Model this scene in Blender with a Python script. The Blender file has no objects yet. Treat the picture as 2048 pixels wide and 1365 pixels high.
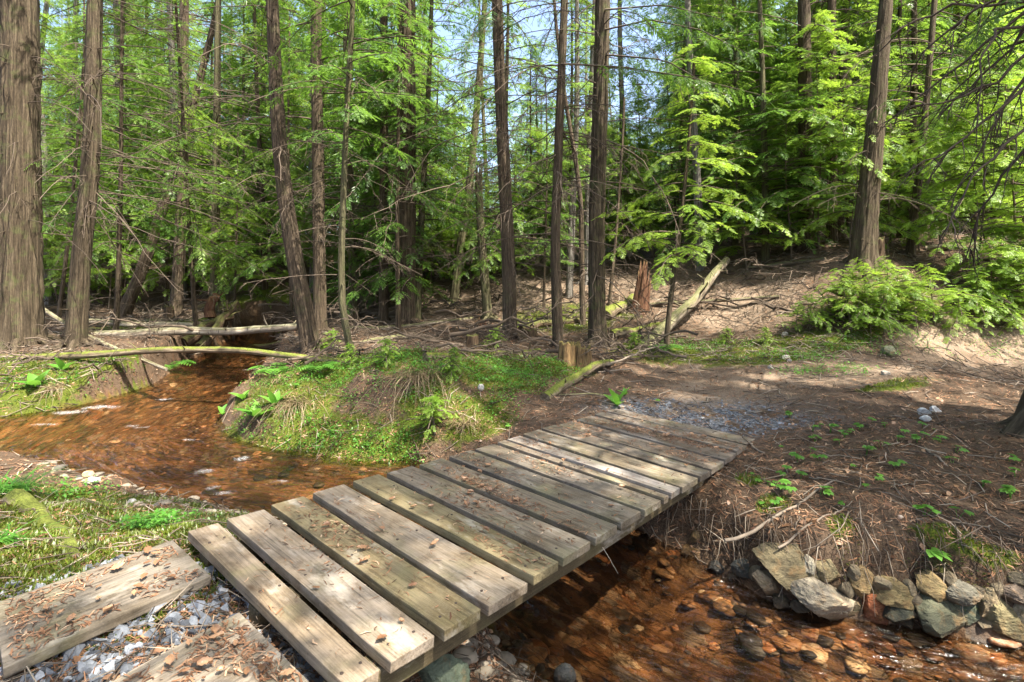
import bpy, bmesh, math, random
import numpy as np
from mathutils import Vector, Matrix

# ------------------------------------------------------------------ camera, world, sun, exposure
SC = bpy.context.scene
COL = SC.collection
CAM_H, K, HZ = 1.40, 1070.0, 525.0            # eye height, focal length and horizon row in pixels of the 2048 px photograph
cam_data = bpy.data.cameras.new("camera")
cam_data.sensor_width = 36.0
cam_data.lens = 36.0 * K / 2048.0
cam_data.shift_y = -(682.5 - HZ) / 2048.0
cam_data.clip_start, cam_data.clip_end = 0.05, 600.0
cam = bpy.data.objects.new("camera", cam_data)
COL.objects.link(cam)
cam.location = (0, 0, CAM_H)
cam.rotation_euler = (math.pi / 2, 0, 0)
SC.camera = cam

SUN_EL, SUN_AZ = math.radians(60), math.radians(131)     # azimuth from +Y, clockwise
S = np.array([math.sin(SUN_AZ) * math.cos(SUN_EL), math.cos(SUN_AZ) * math.cos(SUN_EL), math.sin(SUN_EL)])
W = bpy.data.worlds.new("World")
SC.world = W
W.use_nodes = True
wn = W.node_tree.nodes
sky = wn.new("ShaderNodeTexSky")
sky.sky_type = 'NISHITA'
sky.sun_disc = False
sky.sun_elevation = SUN_EL
sky.sun_rotation = SUN_AZ
sky.air_density = 0.8
sky.dust_density = 4.0
sky.ozone_density = 0.6
wn["Background"].inputs[1].default_value = 0.138
W.node_tree.links.new(sky.outputs[0], wn["Background"].inputs[0])
sun_data = bpy.data.lights.new("sun", 'SUN')
sun_data.energy = 4.6
sun_data.angle = math.radians(0.53)
sun_data.color = (1.0, 0.92, 0.79)
sun = bpy.data.objects.new("sun", sun_data)
COL.objects.link(sun)
sun.location = (20, -18, 40)
sun.rotation_euler = Vector(S).to_track_quat('Z', 'Y').to_euler()
SC.view_settings.view_transform = 'Standard'
SC.view_settings.look = 'None'
SC.view_settings.gamma = 1.0
SC.view_settings.exposure = 2.12
SC.render.engine = 'CYCLES'
SC.cycles.max_bounces = 8
SC.cycles.diffuse_bounces = 4
SC.cycles.transmission_bounces = 6
SC.cycles.transparent_max_bounces = 12
SC.cycles.glossy_bounces = 3
SC.cycles.caustics_reflective = False
SC.cycles.caustics_refractive = False
SC.cycles.sample_clamp_indirect = 6.0
SC.cycles.use_denoising = True

ZW = -0.75                                             # water level
RNG = np.random.default_rng(11)
random.seed(5)


# ------------------------------------------------------------------ numeric helpers
def vnoise(p):
    """value noise on Nx3 points, 0..1"""
    p = np.asarray(p, float)
    i = np.floor(p).astype(np.int64)
    f = p - i
    f = f * f * (3 - 2 * f)
    out = np.zeros(len(p))
    for dx in (0, 1):
        for dy in (0, 1):
            for dz in (0, 1):
                h = (i[:, 0] + dx) * 374761393 + (i[:, 1] + dy) * 668265263 + (i[:, 2] + dz) * 2147483647
                h = (h ^ (h >> 13)) * 1274126177
                h = (h ^ (h >> 16)) & 0xFFFFFF
                w = (f[:, 0] if dx else 1 - f[:, 0]) * (f[:, 1] if dy else 1 - f[:, 1]) * (f[:, 2] if dz else 1 - f[:, 2])
                out += w * (h / 0xFFFFFF)
    return out


def fbm(p, octaves=4, gain=0.5):
    p = np.asarray(p, float)
    a, s, t = 1.0, 0.0, 0.0
    for o in range(octaves):
        s = s + a * vnoise(p * 2 ** o + 17.3 * o)
        t += a
        a *= gain
    return s / t


def n2(x, y, f, octaves=3, seed=0.0):
    return fbm(np.c_[np.ravel(x) * f, np.ravel(y) * f, np.full(np.size(x), seed)], octaves).reshape(np.shape(x))


def sstep(a, b, x):
    t = np.clip((x - a) / (b - a), 0, 1)
    return t * t * (3 - 2 * t)


class MB:
    """collects polygons, builds ONE mesh object"""

    def __init__(self):
        self.v, self.f, self.tc, self.tint, self.mi, self.n = [], [], [], [], [], 0

    def add(self, v, f, tc=None, tint=0.5, mi=0):
        v = np.asarray(v, float).reshape(-1, 3)
        f = np.asarray(f, np.int64)
        self.v.append(v)
        self.f.append(f + self.n)
        self.mi.append(np.full(len(f), mi, np.int32))
        self.tc.append(v if tc is None else np.asarray(tc, float).reshape(-1, 3))
        self.tint.append(np.full(len(v), tint) if np.isscalar(tint) else np.asarray(tint, float))
        self.n += len(v)

    def tube(self, pts, rad, sides=5, tint=0.5, cap=True, fn=None, mi=0, s0=0.0):
        pts = np.asarray(pts, float)
        m = len(pts)
        rad = np.broadcast_to(np.asarray(rad, float), (m,))
        d = np.gradient(pts, axis=0)
        d /= np.linalg.norm(d, axis=1)[:, None] + 1e-9
        ref = np.array([0, 0, 1.0]) if abs(d[0, 2]) < 0.8 else np.array([0, 1.0, 0])
        e1 = np.cross(np.broadcast_to(ref, d.shape), d)
        e1 /= np.linalg.norm(e1, axis=1)[:, None] + 1e-9
        e2 = np.cross(d, e1)
        th = np.linspace(0, 2 * math.pi, sides, endpoint=False)
        c, s = np.cos(th), np.sin(th)
        arc = np.r_[0, np.cumsum(np.linalg.norm(np.diff(pts, axis=0), axis=1))] + s0
        R = np.repeat(rad[:, None], sides, 1)
        TC = np.stack([R * c, R * s, np.repeat(arc[:, None], sides, 1)], -1)
        if fn is not None:
            R = R * fn(TC.reshape(-1, 3), np.repeat(arc, sides), np.tile(th, m)).reshape(m, sides)
        V = pts[:, None, :] + e1[:, None, :] * (R * c)[..., None] + e2[:, None, :] * (R * s)[..., None]
        i = np.arange(m - 1)[:, None] * sides
        j = np.arange(sides)[None, :]
        j2 = (j + 1) % sides
        F = np.stack([i + j, i + j2, i + sides + j2, i + sides + j], -1).reshape(-1, 4)
        self.add(V.reshape(-1, 3), F, TC.reshape(-1, 3), tint, mi)
        if cap:
            for k, rev in ((0, True), (m - 1, False)):
                ring = V[k]
                cen = ring.mean(0)
                base = np.vstack([ring, cen])
                tcb = np.vstack([TC[k], [0, 0, arc[k]]])
                idx = [[a, (a + 1) % sides, sides] for a in range(sides)]
                if rev:
                    idx = [t[::-1] for t in idx]
                self.add(base, np.array([[t[0], t[1], t[2], t[2]] for t in idx]), tcb, tint, mi)

    def build(self, name, mats, parent=None, smooth=True, loc=None):
        me = bpy.data.meshes.new(name)
        V = np.vstack(self.v) if self.v else np.zeros((0, 3))
        org = np.zeros(3) if loc is None else np.asarray(loc, float)
        V = V - org
        nv = len(V)
        Fl, Fs, Ms = [], [], []
        for f, m in zip(self.f, self.mi):
            if f.shape[1] == 4:
                deg = f[:, 2] == f[:, 3]
                if deg.any():
                    Fl.append(f[deg][:, :3].ravel()); Fs.append(np.full(deg.sum(), 3)); Ms.append(m[deg])
                    f, m = f[~deg], m[~deg]
                Fl.append(f.ravel()); Fs.append(np.full(len(f), 4)); Ms.append(m)
            else:
                Fl.append(f.ravel()); Fs.append(np.full(len(f), f.shape[1])); Ms.append(m)
        Fl, Fs, Ms = np.concatenate(Fl), np.concatenate(Fs), np.concatenate(Ms)
        me.vertices.add(nv)
        me.vertices.foreach_set("co", V.astype(np.float32).ravel())
        me.loops.add(len(Fl))
        me.loops.foreach_set("vertex_index", Fl.astype(np.int32))
        me.polygons.add(len(Fs))
        me.polygons.foreach_set("loop_start", np.r_[0, np.cumsum(Fs)[:-1]].astype(np.int32))
        me.polygons.foreach_set("loop_total", Fs.astype(np.int32))
        me.polygons.foreach_set("material_index", Ms.astype(np.int32))
        me.polygons.foreach_set("use_smooth", np.full(len(Fs), smooth))
        a = me.attributes.new("tc", 'FLOAT_VECTOR', 'POINT')
        a.data.foreach_set("vector", np.vstack(self.tc).astype(np.float32).ravel())
        a = me.attributes.new("tint", 'FLOAT', 'POINT')
        a.data.foreach_set("value", np.concatenate(self.tint).astype(np.float32))
        me.update(calc_edges=True)
        me.validate()
        for mt in (mats if isinstance(mats, (list, tuple)) else [mats]):
            me.materials.append(mt)
        o = bpy.data.objects.new(name, me)
        COL.objects.link(o)
        if parent is not None:
            o.parent = parent
        elif loc is not None:
            o.location = org
        return o


def tag(o, label=None, cat=None, group=None, kind=None):
    if label: o["label"] = label
    if cat: o["category"] = cat
    if group: o["group"] = group
    if kind: o["kind"] = kind
    return o


def empty(name, loc, label, cat, group=None):
    o = bpy.data.objects.new(name, None)
    o.empty_display_size = 0.2
    o.location = loc
    COL.objects.link(o)
    return tag(o, label, cat, group)


def copy_tree(o, parent=None):
    c = o.copy()
    COL.objects.link(c)
    if parent is not None:
        c.parent = parent
    for ch in list(o.children):
        copy_tree(ch, c)
    return c


# ------------------------------------------------------------------ materials
class NT:
    def __init__(self, name):
        self.m = bpy.data.materials.new(name)
        self.m.use_nodes = True
        self.t = self.m.node_tree
        self.b = self.t.nodes["Principled BSDF"]
        self.out = self.t.nodes["Material Output"]

    def n(self, typ, **kw):
        x = self.t.nodes.new("ShaderNode" + typ)
        for k, v in kw.items():
            setattr(x, k, v)
        return x

    def l(self, a, b):
        self.t.links.new(a, b)

    def set(self, sock, val):
        if hasattr(val, "is_output"):
            self.l(val, sock)
        else:
            sock.default_value = val

    def attr(self, name, out="Fac"):
        return self.n("Attribute", attribute_name=name).outputs[out]

    def coord(self, which="Object"):
        return self.n("TexCoord").outputs[which]

    def mapping(self, vec, scale=(1, 1, 1), loc=(0, 0, 0), rot=(0, 0, 0)):
        m = self.n("Mapping")
        self.l(vec, m.inputs[0])
        m.inputs[1].default_value = loc
        m.inputs[2].default_value = rot
        m.inputs[3].default_value = scale
        return m.outputs[0]

    def noise(self, vec, scale, detail=4, rough=0.55, dist=0.0, out=0):
        x = self.n("TexNoise")
        self.l(vec, x.inputs["Vector"])
        x.inputs["Scale"].default_value = scale
        x.inputs["Detail"].default_value = detail
        x.inputs["Roughness"].default_value = rough
        x.inputs["Distortion"].default_value = dist
        return x.outputs[out]

    def voro(self, vec, scale, out="Distance", feature='F1', rnd=1.0):
        x = self.n("TexVoronoi", feature=feature)
        self.l(vec, x.inputs["Vector"])
        x.inputs["Scale"].default_value = scale
        x.inputs["Randomness"].default_value = rnd
        return x.outputs[out]

    def ramp(self, fac, stops, interp='LINEAR'):
        x = self.n("ValToRGB")
        x.color_ramp.interpolation = interp
        e = x.color_ramp.elements
        while len(e) < len(stops):
            e.new(0.5)
        for el, (p, c) in zip(e, stops):
            el.position = p
            el.color = (c, c, c, 1) if np.isscalar(c) else (*c, 1)
        self.l(fac, x.inputs[0])
        return x.outputs[0]

    def mix(self, fac, a, b, blend='MIX'):
        x = self.n("Mix", data_type='RGBA', blend_type=blend)
        self.set(x.inputs[0], fac)
        for s, v in ((x.inputs[6], a), (x.inputs[7], b)):
            if isinstance(v, tuple):
                s.default_value = (*v, 1)
            else:
                self.l(v, s)
        return x.outputs[2]

    def math(self, op, a, b=0.0, clamp=False):
        x = self.n("Math", operation=op, use_clamp=clamp)
        self.set(x.inputs[0], a)
        self.set(x.inputs[1], b)
        return x.outputs[0]

    def bump(self, h, strength=0.5, dist=0.02, prev=None):
        x = self.n("Bump")
        x.inputs["Strength"].default_value = strength
        x.inputs["Distance"].default_value = dist
        self.l(h, x.inputs["Height"])
        if prev is not None:
            self.l(prev, x.inputs["Normal"])
        return x.outputs[0]

    def fin(self, col, rough=0.9, normal=None, spec=0.3):
        self.set(self.b.inputs["Base Color"], col if not isinstance(col, tuple) else (*col, 1))
        self.set(self.b.inputs["Roughness"], rough)
        self.b.inputs["Specular IOR Level"].default_value = spec
        if normal is not None:
            self.l(normal, self.b.inputs["Normal"])
        return self.m


def mat_bark(name, dark, mid, light, moss=0.25, fine=34.0):
    t = NT(name)
    tc = t.attr("tc", "Vector")
    st = t.mapping(tc, (1, 1, 0.045))
    n1 = t.noise(st, fine, 6, 0.68, 0.15)
    n2_ = t.noise(t.mapping(tc, (1, 1, 0.3)), 60, 4, 0.6)
    big = t.noise(tc, 2.2, 3)
    h = t.math('ADD', t.math('MULTIPLY', n1, 0.75), t.math('MULTIPLY', n2_, 0.25))
    c = t.ramp(h, [(0.38, dark), (0.5, mid), (0.64, light)])
    pl = t.voro(t.mapping(tc, (1, 1, 0.055)), fine * .6, "Distance", 'DISTANCE_TO_EDGE')
    c = t.mix(t.ramp(pl, [(0.0, .55), (0.09, 0.0)]), c, tuple(x * .6 for x in dark))
    h = t.math('ADD', h, t.math('MULTIPLY', t.ramp(pl, [(0.0, 0.0), (0.16, 1.0)]), .2))
    c = t.mix(t.math('MULTIPLY', big, 0.5), c, tuple(x * 0.6 for x in mid), 'MIX')
    mossf = t.ramp(t.noise(tc, 5.0, 5, 0.65), [(0.52, 0.0), (0.72, 1.0)])
    c = t.mix(t.math('MULTIPLY', mossf, moss), c, (0.075, 0.095, 0.03))
    rnd = t.n("ObjectInfo").outputs["Random"]
    c = t.mix(t.math('MULTIPLY', rnd, 0.35), c, t.mix(0.5, c, (0.10, 0.075, 0.045)))
    nrm = t.bump(h, 1.0, 0.045)
    return t.fin(c, 0.92, nrm, 0.2)


M_BARK_CEDAR = mat_bark("cedar_bark", (0.020, 0.015, 0.010), (0.070, 0.053, 0.034), (0.160, 0.127, 0.086), 0.7, 26)
M_BARK_HEM = mat_bark("hemlock_bark", (0.020, 0.014, 0.010), (0.082, 0.060, 0.040), (0.185, 0.142, 0.100), 0.35, 36)
M_BARK_GREY = mat_bark("grey_bark", (0.05, 0.045, 0.04), (0.19, 0.175, 0.155), (0.36, 0.34, 0.31), 0.15, 30)
M_BARK_MOSS = mat_bark("mossy_bark", (0.03, 0.026, 0.014), (0.11, 0.10, 0.055), (0.20, 0.19, 0.10), 0.85, 30)


def mat_twig():
    t = NT("dead_twig_wood")
    tint = t.attr("tint")
    n = t.noise(t.attr("tc", "Vector"), 8, 3)
    c = t.ramp(t.math('ADD', t.math('MULTIPLY', tint, 0.7), t.math('MULTIPLY', n, 0.3)),
               [(0.2, (0.04, 0.03, 0.022)), (0.55, (0.13, 0.10, 0.075)), (0.85, (0.33, 0.28, 0.22))])
    return t.fin(c, 0.9, None, 0.2)


M_TWIG = mat_twig()


def mat_needles(name, dark, mid, light, trans=0.45, tcol=(0.25, 0.42, 0.05)):
    t = NT(name)
    tint = t.attr("tint")
    rnd = t.n("ObjectInfo").outputs["Random"]
    f = t.math('ADD', tint, t.math('MULTIPLY', t.math('SUBTRACT', rnd, 0.5), 0.25), True)
    c = t.ramp(f, [(0.05, dark), (0.5, mid), (0.95, light)])
    t.fin(c, 0.42, None, 0.45)
    tr = t.n("BsdfTranslucent")
    t.l(t.mix(0.55, c, tcol), tr.inputs[0])
    mx = t.n("MixShader")
    mx.inputs[0].default_value = trans
    t.l(t.b.outputs[0], mx.inputs[1])
    t.l(tr.outputs[0], mx.inputs[2])
    t.l(mx.outputs[0], t.out.inputs[0])
    return t.m


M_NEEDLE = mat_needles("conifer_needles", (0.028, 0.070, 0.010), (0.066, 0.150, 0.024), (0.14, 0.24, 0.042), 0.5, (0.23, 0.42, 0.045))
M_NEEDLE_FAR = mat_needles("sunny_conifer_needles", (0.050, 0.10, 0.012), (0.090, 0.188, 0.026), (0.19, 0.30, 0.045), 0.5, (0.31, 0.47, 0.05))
M_SAPLING = mat_needles("young_hemlock_needles", (0.075, 0.145, 0.016), (0.135, 0.25, 0.028), (0.24, 0.36, 0.05), 0.52, (0.42, 0.60, 0.06))
M_HERB = mat_needles("herb_leaf", (0.035, 0.11, 0.015), (0.07, 0.20, 0.025), (0.13, 0.29, 0.04), 0.4, (0.22, 0.48, 0.05))
M_MOSSB = mat_needles("moss_blades", (0.030, 0.048, 0.008), (0.074, 0.108, 0.011), (0.135, 0.168, 0.016), 0.35, (0.26, 0.33, 0.02))
M_DRYGRASS = mat_needles("dry_grass_blades", (0.07, 0.048, 0.026), (0.19, 0.14, 0.078), (0.36, 0.29, 0.18), 0.25, (0.35, 0.26, 0.12))
M_DEADLEAF = mat_needles("dead_leaf_tissue", (0.060, 0.028, 0.014), (0.20, 0.105, 0.055), (0.36, 0.22, 0.13), 0.15, (0.35, 0.16, 0.05))


def mat_ground():
    t = NT("forest_floor")
    co = t.coord("Object")
    mask = t.n("Attribute", attribute_name="mask")
    sep = t.n("SeparateColor")
    t.l(mask.outputs["Color"], sep.inputs[0])
    moss, grav, sand = sep.outputs[0], sep.outputs[1], sep.outputs[2]
    bed = mask.outputs["Alpha"]
    n1 = t.noise(co, 9, 8, 0.7)
    n2_ = t.noise(co, 55, 6, 0.7, 0.8)
    n3 = t.noise(co, 1.6, 4, 0.6)
    base = t.ramp(n2_, [(0.3, (0.020, 0.013, 0.009)), (0.5, (0.070, 0.046, 0.029)), (0.68, (0.155, 0.110, 0.074)), (0.8, (0.27, 0.205, 0.148))])
    base = t.mix(t.ramp(n3, [(0.4, 0.0), (0.7, 0.6)]), base, t.ramp(n1, [(0.35, (0.06, 0.042, 0.028)), (0.7, (0.17, 0.12, 0.085))]))
    sunlit_sandc = t.ramp(n2_, [(0.32, (0.12, 0.080, 0.052)), (0.5, (0.185, 0.138, 0.098)), (0.72, (0.34, 0.275, 0.21))])
    c = t.mix(sand, base, sunlit_sandc)
    gv = t.voro(co, 42, "Color")
    gsep = t.n("SeparateColor")
    t.l(gv, gsep.inputs[0])
    gravc = t.ramp(gsep.outputs[0], [(0.0, (0.04, 0.044, 0.05)), (0.6, (0.12, 0.13, 0.145)), (1.0, (0.25, 0.255, 0.265))])
    c = t.mix(grav, c, gravc)
    mn = t.noise(co, 14, 7, 0.75)
    mf = t.ramp(t.math('MULTIPLY', moss, t.math('ADD', mn, 0.45)), [(0.38, 0.0), (0.56, 1.0)])
    mossc = t.ramp(t.noise(co, 70, 5, 0.7), [(0.3, (0.022, 0.030, 0.007)), (0.55, (0.074, 0.096, 0.012)), (0.75, (0.145, 0.168, 0.018))])
    c = t.mix(mf, c, mossc)
    # the stony stream bed: rusty and tan cobbles drawn out along the current
    fl = t.attr("flow", "Vector")
    def cells(scale, sx, w):
        wob = t.n("VectorMath", operation='ADD')
        t.l(t.mapping(fl, (sx, 1, 1)), wob.inputs[0])
        t.l(t.mapping(t.noise(fl, 16, 3, out=1), (w, w, w)), wob.inputs[1])
        q = t.n("SeparateColor")
        vx = t.n("TexVoronoi", feature='SMOOTH_F1')
        t.l(wob.outputs[0], vx.inputs['Vector'])
        vx.inputs['Scale'].default_value = scale
        vx.inputs['Smoothness'].default_value = .35
        t.l(vx.outputs['Color'], q.inputs[0])
        e = t.voro(wob.outputs[0], scale, "Distance", 'DISTANCE_TO_EDGE')
        return q.outputs[0], q.outputs[1], e
    pal = [(0.02, (0.014, 0.013, 0.013)), (0.2, (0.05, 0.032, 0.02)), (0.4, (0.17, 0.075, 0.030)), (0.55, (0.28, 0.15, 0.07)), (0.68, (0.09, 0.058, 0.038)), (0.8, (0.25, 0.095, 0.035)), (0.9, (0.34, 0.25, 0.16)), (1.0, (0.10, 0.10, 0.10))]
    a1, b1, e1 = cells(10, .5, .09)
    a2, b2, e2 = cells(21, .45, .05)
    c1 = t.mix(t.ramp(e1, [(0.0, .45), (0.22, 0.0)]), t.ramp(a1, pal), (0.045, 0.026, 0.014))
    c2 = t.mix(t.ramp(e2, [(0.0, .4), (0.22, 0.0)]), t.ramp(a2, pal), (0.045, 0.026, 0.014))
    bedc = t.mix(t.ramp(b1, [(.45, 0.0), (.55, 1.0)]), c1, c2)
    bn = t.noise(t.mapping(fl, (0.35, 1, 1)), 20, 5, 0.65)
    bedc = t.mix(t.ramp(bn, [(0.36, 0.0), (0.64, 0.6)]), bedc, (0.17, 0.088, 0.040))
    bedc = t.mix(t.ramp(t.noise(t.mapping(fl, (0.5, 1, 1)), 2.2, 3), [(0.42, 0.0), (0.62, 0.6)]), bedc, t.mix(1.0, bedc, (0.34, 0.29, 0.26), 'MULTIPLY'))
    c = t.mix(bed, c, bedc)
    hh = t.math('ADD', t.math('MULTIPLY', n2_, 0.6), t.math('MULTIPLY', n1, 0.8))
    nrm = t.bump(hh, 0.9, 0.03)
    return t.fin(c, 0.95, nrm, 0.15)


M_GROUND = mat_ground()


def mat_water():
    t = NT("stream_water")
    fl = t.attr("flow", "Vector")
    w1 = t.noise(t.mapping(fl, (0.7, 2.4, 1)), 4.5, 4, 0.55, 0.8)
    w2 = t.noise(t.mapping(fl, (0.4, 1.4, 1)), 17, 3, 0.5, 0.4)
    h = t.math('ADD', w1, t.math('MULTIPLY', w2, 0.22))
    nrm = t.bump(h, 0.7, 0.13)
    gl = t.n("BsdfGlossy")
    gl.inputs["Roughness"].default_value = 0.09
    t.l(nrm, gl.inputs["Normal"])
    tr = t.n("BsdfTransparent")
    tr.inputs[0].default_value = (0.86, 0.76, 0.62, 1)
    fr = t.n("Fresnel")
    fr.inputs[0].default_value = 1.38
    t.l(nrm, fr.inputs["Normal"])
    mx = t.n("MixShader")
    t.l(fr.outputs[0], mx.inputs[0])
    t.l(tr.outputs[0], mx.inputs[1])
    t.l(gl.outputs[0], mx.inputs[2])
    sky_glint = t.attr("sky_glint")  # white sky reflections painted into the water colour at set spots
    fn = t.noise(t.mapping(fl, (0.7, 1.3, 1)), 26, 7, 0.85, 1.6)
    ff = t.ramp(t.math('MULTIPLY', sky_glint, fn), [(0.40, 0.0), (0.66, 0.6)])
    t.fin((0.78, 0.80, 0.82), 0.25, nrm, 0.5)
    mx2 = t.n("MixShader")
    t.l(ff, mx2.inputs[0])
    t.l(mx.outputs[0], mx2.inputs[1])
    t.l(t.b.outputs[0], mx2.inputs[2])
    t.l(mx2.outputs[0], t.out.inputs[0])
    return t.m


M_WATER = mat_water()


def mat_plank(name="weathered_plank"):
    t = NT(name)
    co = t.coord("Object")
    oi = t.n("ObjectInfo")
    off = t.n("VectorMath", operation='ADD')
    t.l(co, off.inputs[0])
    cmb = t.n("CombineXYZ")
    t.l(t.math('MULTIPLY', oi.outputs["Random"], 40.0), cmb.inputs[0])
    t.l(t.math('MULTIPLY', oi.outputs["Random"], 17.0), cmb.inputs[1])
    t.l(cmb.outputs[0], off.inputs[1])
    v = off.outputs[0]
    g1 = t.noise(t.mapping(v, (1, 0.045, 1)), 55, 5, 0.6, 0.35)
    g2 = t.noise(t.mapping(v, (1, 0.02, 1)), 190, 3, 0.6)
    big = t.noise(t.mapping(v, (1, 0.5, 1)), 5, 5, 0.65)
    fine = t.noise(v, 120, 4, 0.7)
    grain = t.math('ADD', t.math('MULTIPLY', g1, 0.65), t.math('MULTIPLY', g2, 0.35))
    lum = t.ramp(grain, [(0.30, 0.22), (0.42, 0.66), (0.55, 0.98), (0.70, 1.25)])
    c = t.mix(1.0, oi.outputs["Color"], lum, 'MULTIPLY')
    c = t.mix(t.ramp(big, [(0.42, 0.0), (0.66, 0.75)]), c, t.mix(1.0, c, (0.62, 0.56, 0.44), 'MULTIPLY'))
    c = t.mix(t.ramp(t.noise(v, 2.6, 4, 0.6), [(0.52, 0.0), (0.72, 0.45)]), c, (0.17, 0.165, 0.07))
    c = t.mix(t.ramp(t.noise(t.mapping(v, (1, .6, 1)), 8.5, 6, 0.72), [(0.50, 0.0), (0.66, 0.7)]), c, t.mix(1.0, c, (0.50, 0.42, 0.33), 'MULTIPLY'))
    c = t.mix(t.ramp(t.noise(t.mapping(v, (1, .4, 1)), 6.0, 5, 0.7), [(0.56, 0.0), (0.74, 0.6)]), c, (0.46, 0.42, 0.36))
    sp = t.ramp(t.noise(v, 26, 5, 0.7), [(0.62, 0.0), (0.72, 0.8)])
    c = t.mix(sp, c, (0.07, 0.045, 0.03))
    c = t.mix(t.ramp(fine, [(0.55, 0.0), (0.75, 0.35)]), c, (0.33, 0.27, 0.20))
    # knots
    kv = t.voro(t.mapping(v, (1, 0.45, 1)), 4.2, "Distance")
    kn = t.ramp(kv, [(0.03, 1.0), (0.085, 0.0)])
    c = t.mix(t.math('MULTIPLY', kn, 0.85), c, (0.06, 0.036, 0.02))
    h = t.math('SUBTRACT', grain, t.math('MULTIPLY', sp, 0.3))
    nrm = t.bump(h, 0.7, 0.006)
    return t.fin(c, 0.82, nrm, 0.25)


M_PLANK = mat_plank()


def mat_rock(name, wet=0.0):
    t = NT(name)
    co = t.coord("Object")
    oi = t.n("ObjectInfo")
    n1 = t.noise(co, 7, 8, 0.7, 0.6)
    n2_ = t.noise(t.mapping(co, (1, 1, 3)), 16, 6, 0.7, 0.5)
    lum = t.ramp(n2_, [(0.3, 0.40), (0.5, 0.9), (0.7, 1.35)])
    c = t.mix(1.0, oi.outputs["Color"], lum, 'MULTIPLY')
    c = t.mix(t.ramp(n1, [(0.5, 0.0), (0.66, 0.65)]), c, (0.24, 0.135, 0.05))
    c = t.mix(t.ramp(t.noise(co, 11, 6, 0.75), [(0.56, 0.0), (0.70, 0.6)]), c, (0.075, 0.09, 0.03))
    geo = t.n("NewGeometry")
    sx = t.n("SeparateXYZ")
    t.l(geo.outputs["Position"], sx.inputs[0])
    wl_ = t.ramp(t.math('SUBTRACT', t.math('ADD', sx.outputs[2], t.math('MULTIPLY', n1, 0.14)), ZW + .02), [(0.03, 1.0), (0.17, 0.0)])
    c = t.mix(wl_, c, t.mix(1.0, c, (0.36, 0.27, 0.18), 'MULTIPLY'))
    nrm = t.bump(t.math('ADD', n1, n2_), 0.8, 0.03)
    return t.fin(c, t.math('SUBTRACT', 0.8, t.math('MULTIPLY', wl_, .5)), nrm, 0.4)


M_ROCK = mat_rock("bank_rock")


def mat_tinted(name, stops, rough=0.8, nscale=25, bump=0.3, spec=0.3):
    t = NT(name)
    tint = t.attr("tint")
    n = t.noise(t.coord("Object"), nscale, 5, 0.65)
    f = t.math('ADD', tint, t.math('MULTIPLY', t.math('SUBTRACT', n, 0.5), 0.5), True)
    c = t.ramp(f, stops)
    return t.fin(c, rough, t.bump(n, bump, 0.01), spec)


M_GRAVEL = mat_tinted("crushed_gravel", [(0.05, (0.05, 0.055, 0.065)), (0.5, (0.17, 0.185, 0.21)), (0.8, (0.32, 0.335, 0.36)), (1.0, (0.42, 0.40, 0.38))], 0.85, 60, 0.4)
M_BEDSTONE = mat_tinted("stream_bed_stone", [(0.0, (0.018, 0.017, 0.018)), (0.22, (0.06, 0.042, 0.028)), (0.42, (0.17, 0.078, 0.032)), (0.58, (0.26, 0.145, 0.07)), (0.7, (0.085, 0.062, 0.045)), (0.82, (0.22, 0.085, 0.032)), (1.0, (0.36, 0.28, 0.19))], 0.5, 30, 0.5, 0.3)
M_COBBLE = mat_tinted("dry_cobble", [(0.0, (0.05, 0.045, 0.04)), (0.5, (0.19, 0.165, 0.13)), (0.8, (0.22, 0.185, 0.135)), (1.0, (0.29, 0.26, 0.22))], 0.7, 22, 0.3)
M_LITTER = mat_tinted("needle_litter", [(0.0, (0.040, 0.020, 0.012)), (0.40, (0.15, 0.072, 0.036)), (0.72, (0.27, 0.15, 0.085)), (1.0, (0.42, 0.31, 0.21))], 0.85, 30, 0.1)


def mat_wood(name, dark, mid, light, moss=0.0, mosscol=(0.09, 0.12, 0.02), sc=28, bands=None):
    t = NT(name)
    tc = t.attr("tc", "Vector")
    g = t.noise(t.mapping(tc, (1, 1, 0.08)), sc, 6, 0.65, 0.5)
    b = t.noise(tc, 4, 4, 0.6)
    c = t.ramp(t.math('ADD', t.math('MULTIPLY', g, 0.7), t.math('MULTIPLY', b, 0.3)), [(0.36, dark), (0.5, mid), (0.64, light)])
    if bands:
        bd = t.ramp(t.noise(t.mapping(tc, (2.5, 2.5, 16)), 2.0, 4, 0.6), [(0.60, 0.0), (0.68, 1.0)])
        c = t.mix(bd, c, bands)
    if moss > 0:
        geo = t.n("NewGeometry")
        sx = t.n("SeparateXYZ")
        t.l(geo.outputs["Normal"], sx.inputs[0])
        mf = t.math('ADD', t.math('MULTIPLY', sx.outputs[2], 0.45), t.noise(tc, 9, 5, 0.7))
        mc = t.ramp(t.noise(tc, 60, 4, 0.7), [(0.3, tuple(x * 0.3 for x in mosscol)), (0.7, tuple(x * 1.5 for x in mosscol))])
        c = t.mix(t.math('MULTIPLY', t.ramp(mf, [(0.62, 0.0), (0.82, 1.0)]), moss), c, mc)
    return t.fin(c, 0.9, t.bump(g, 0.9, 0.025), 0.2)


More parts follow.
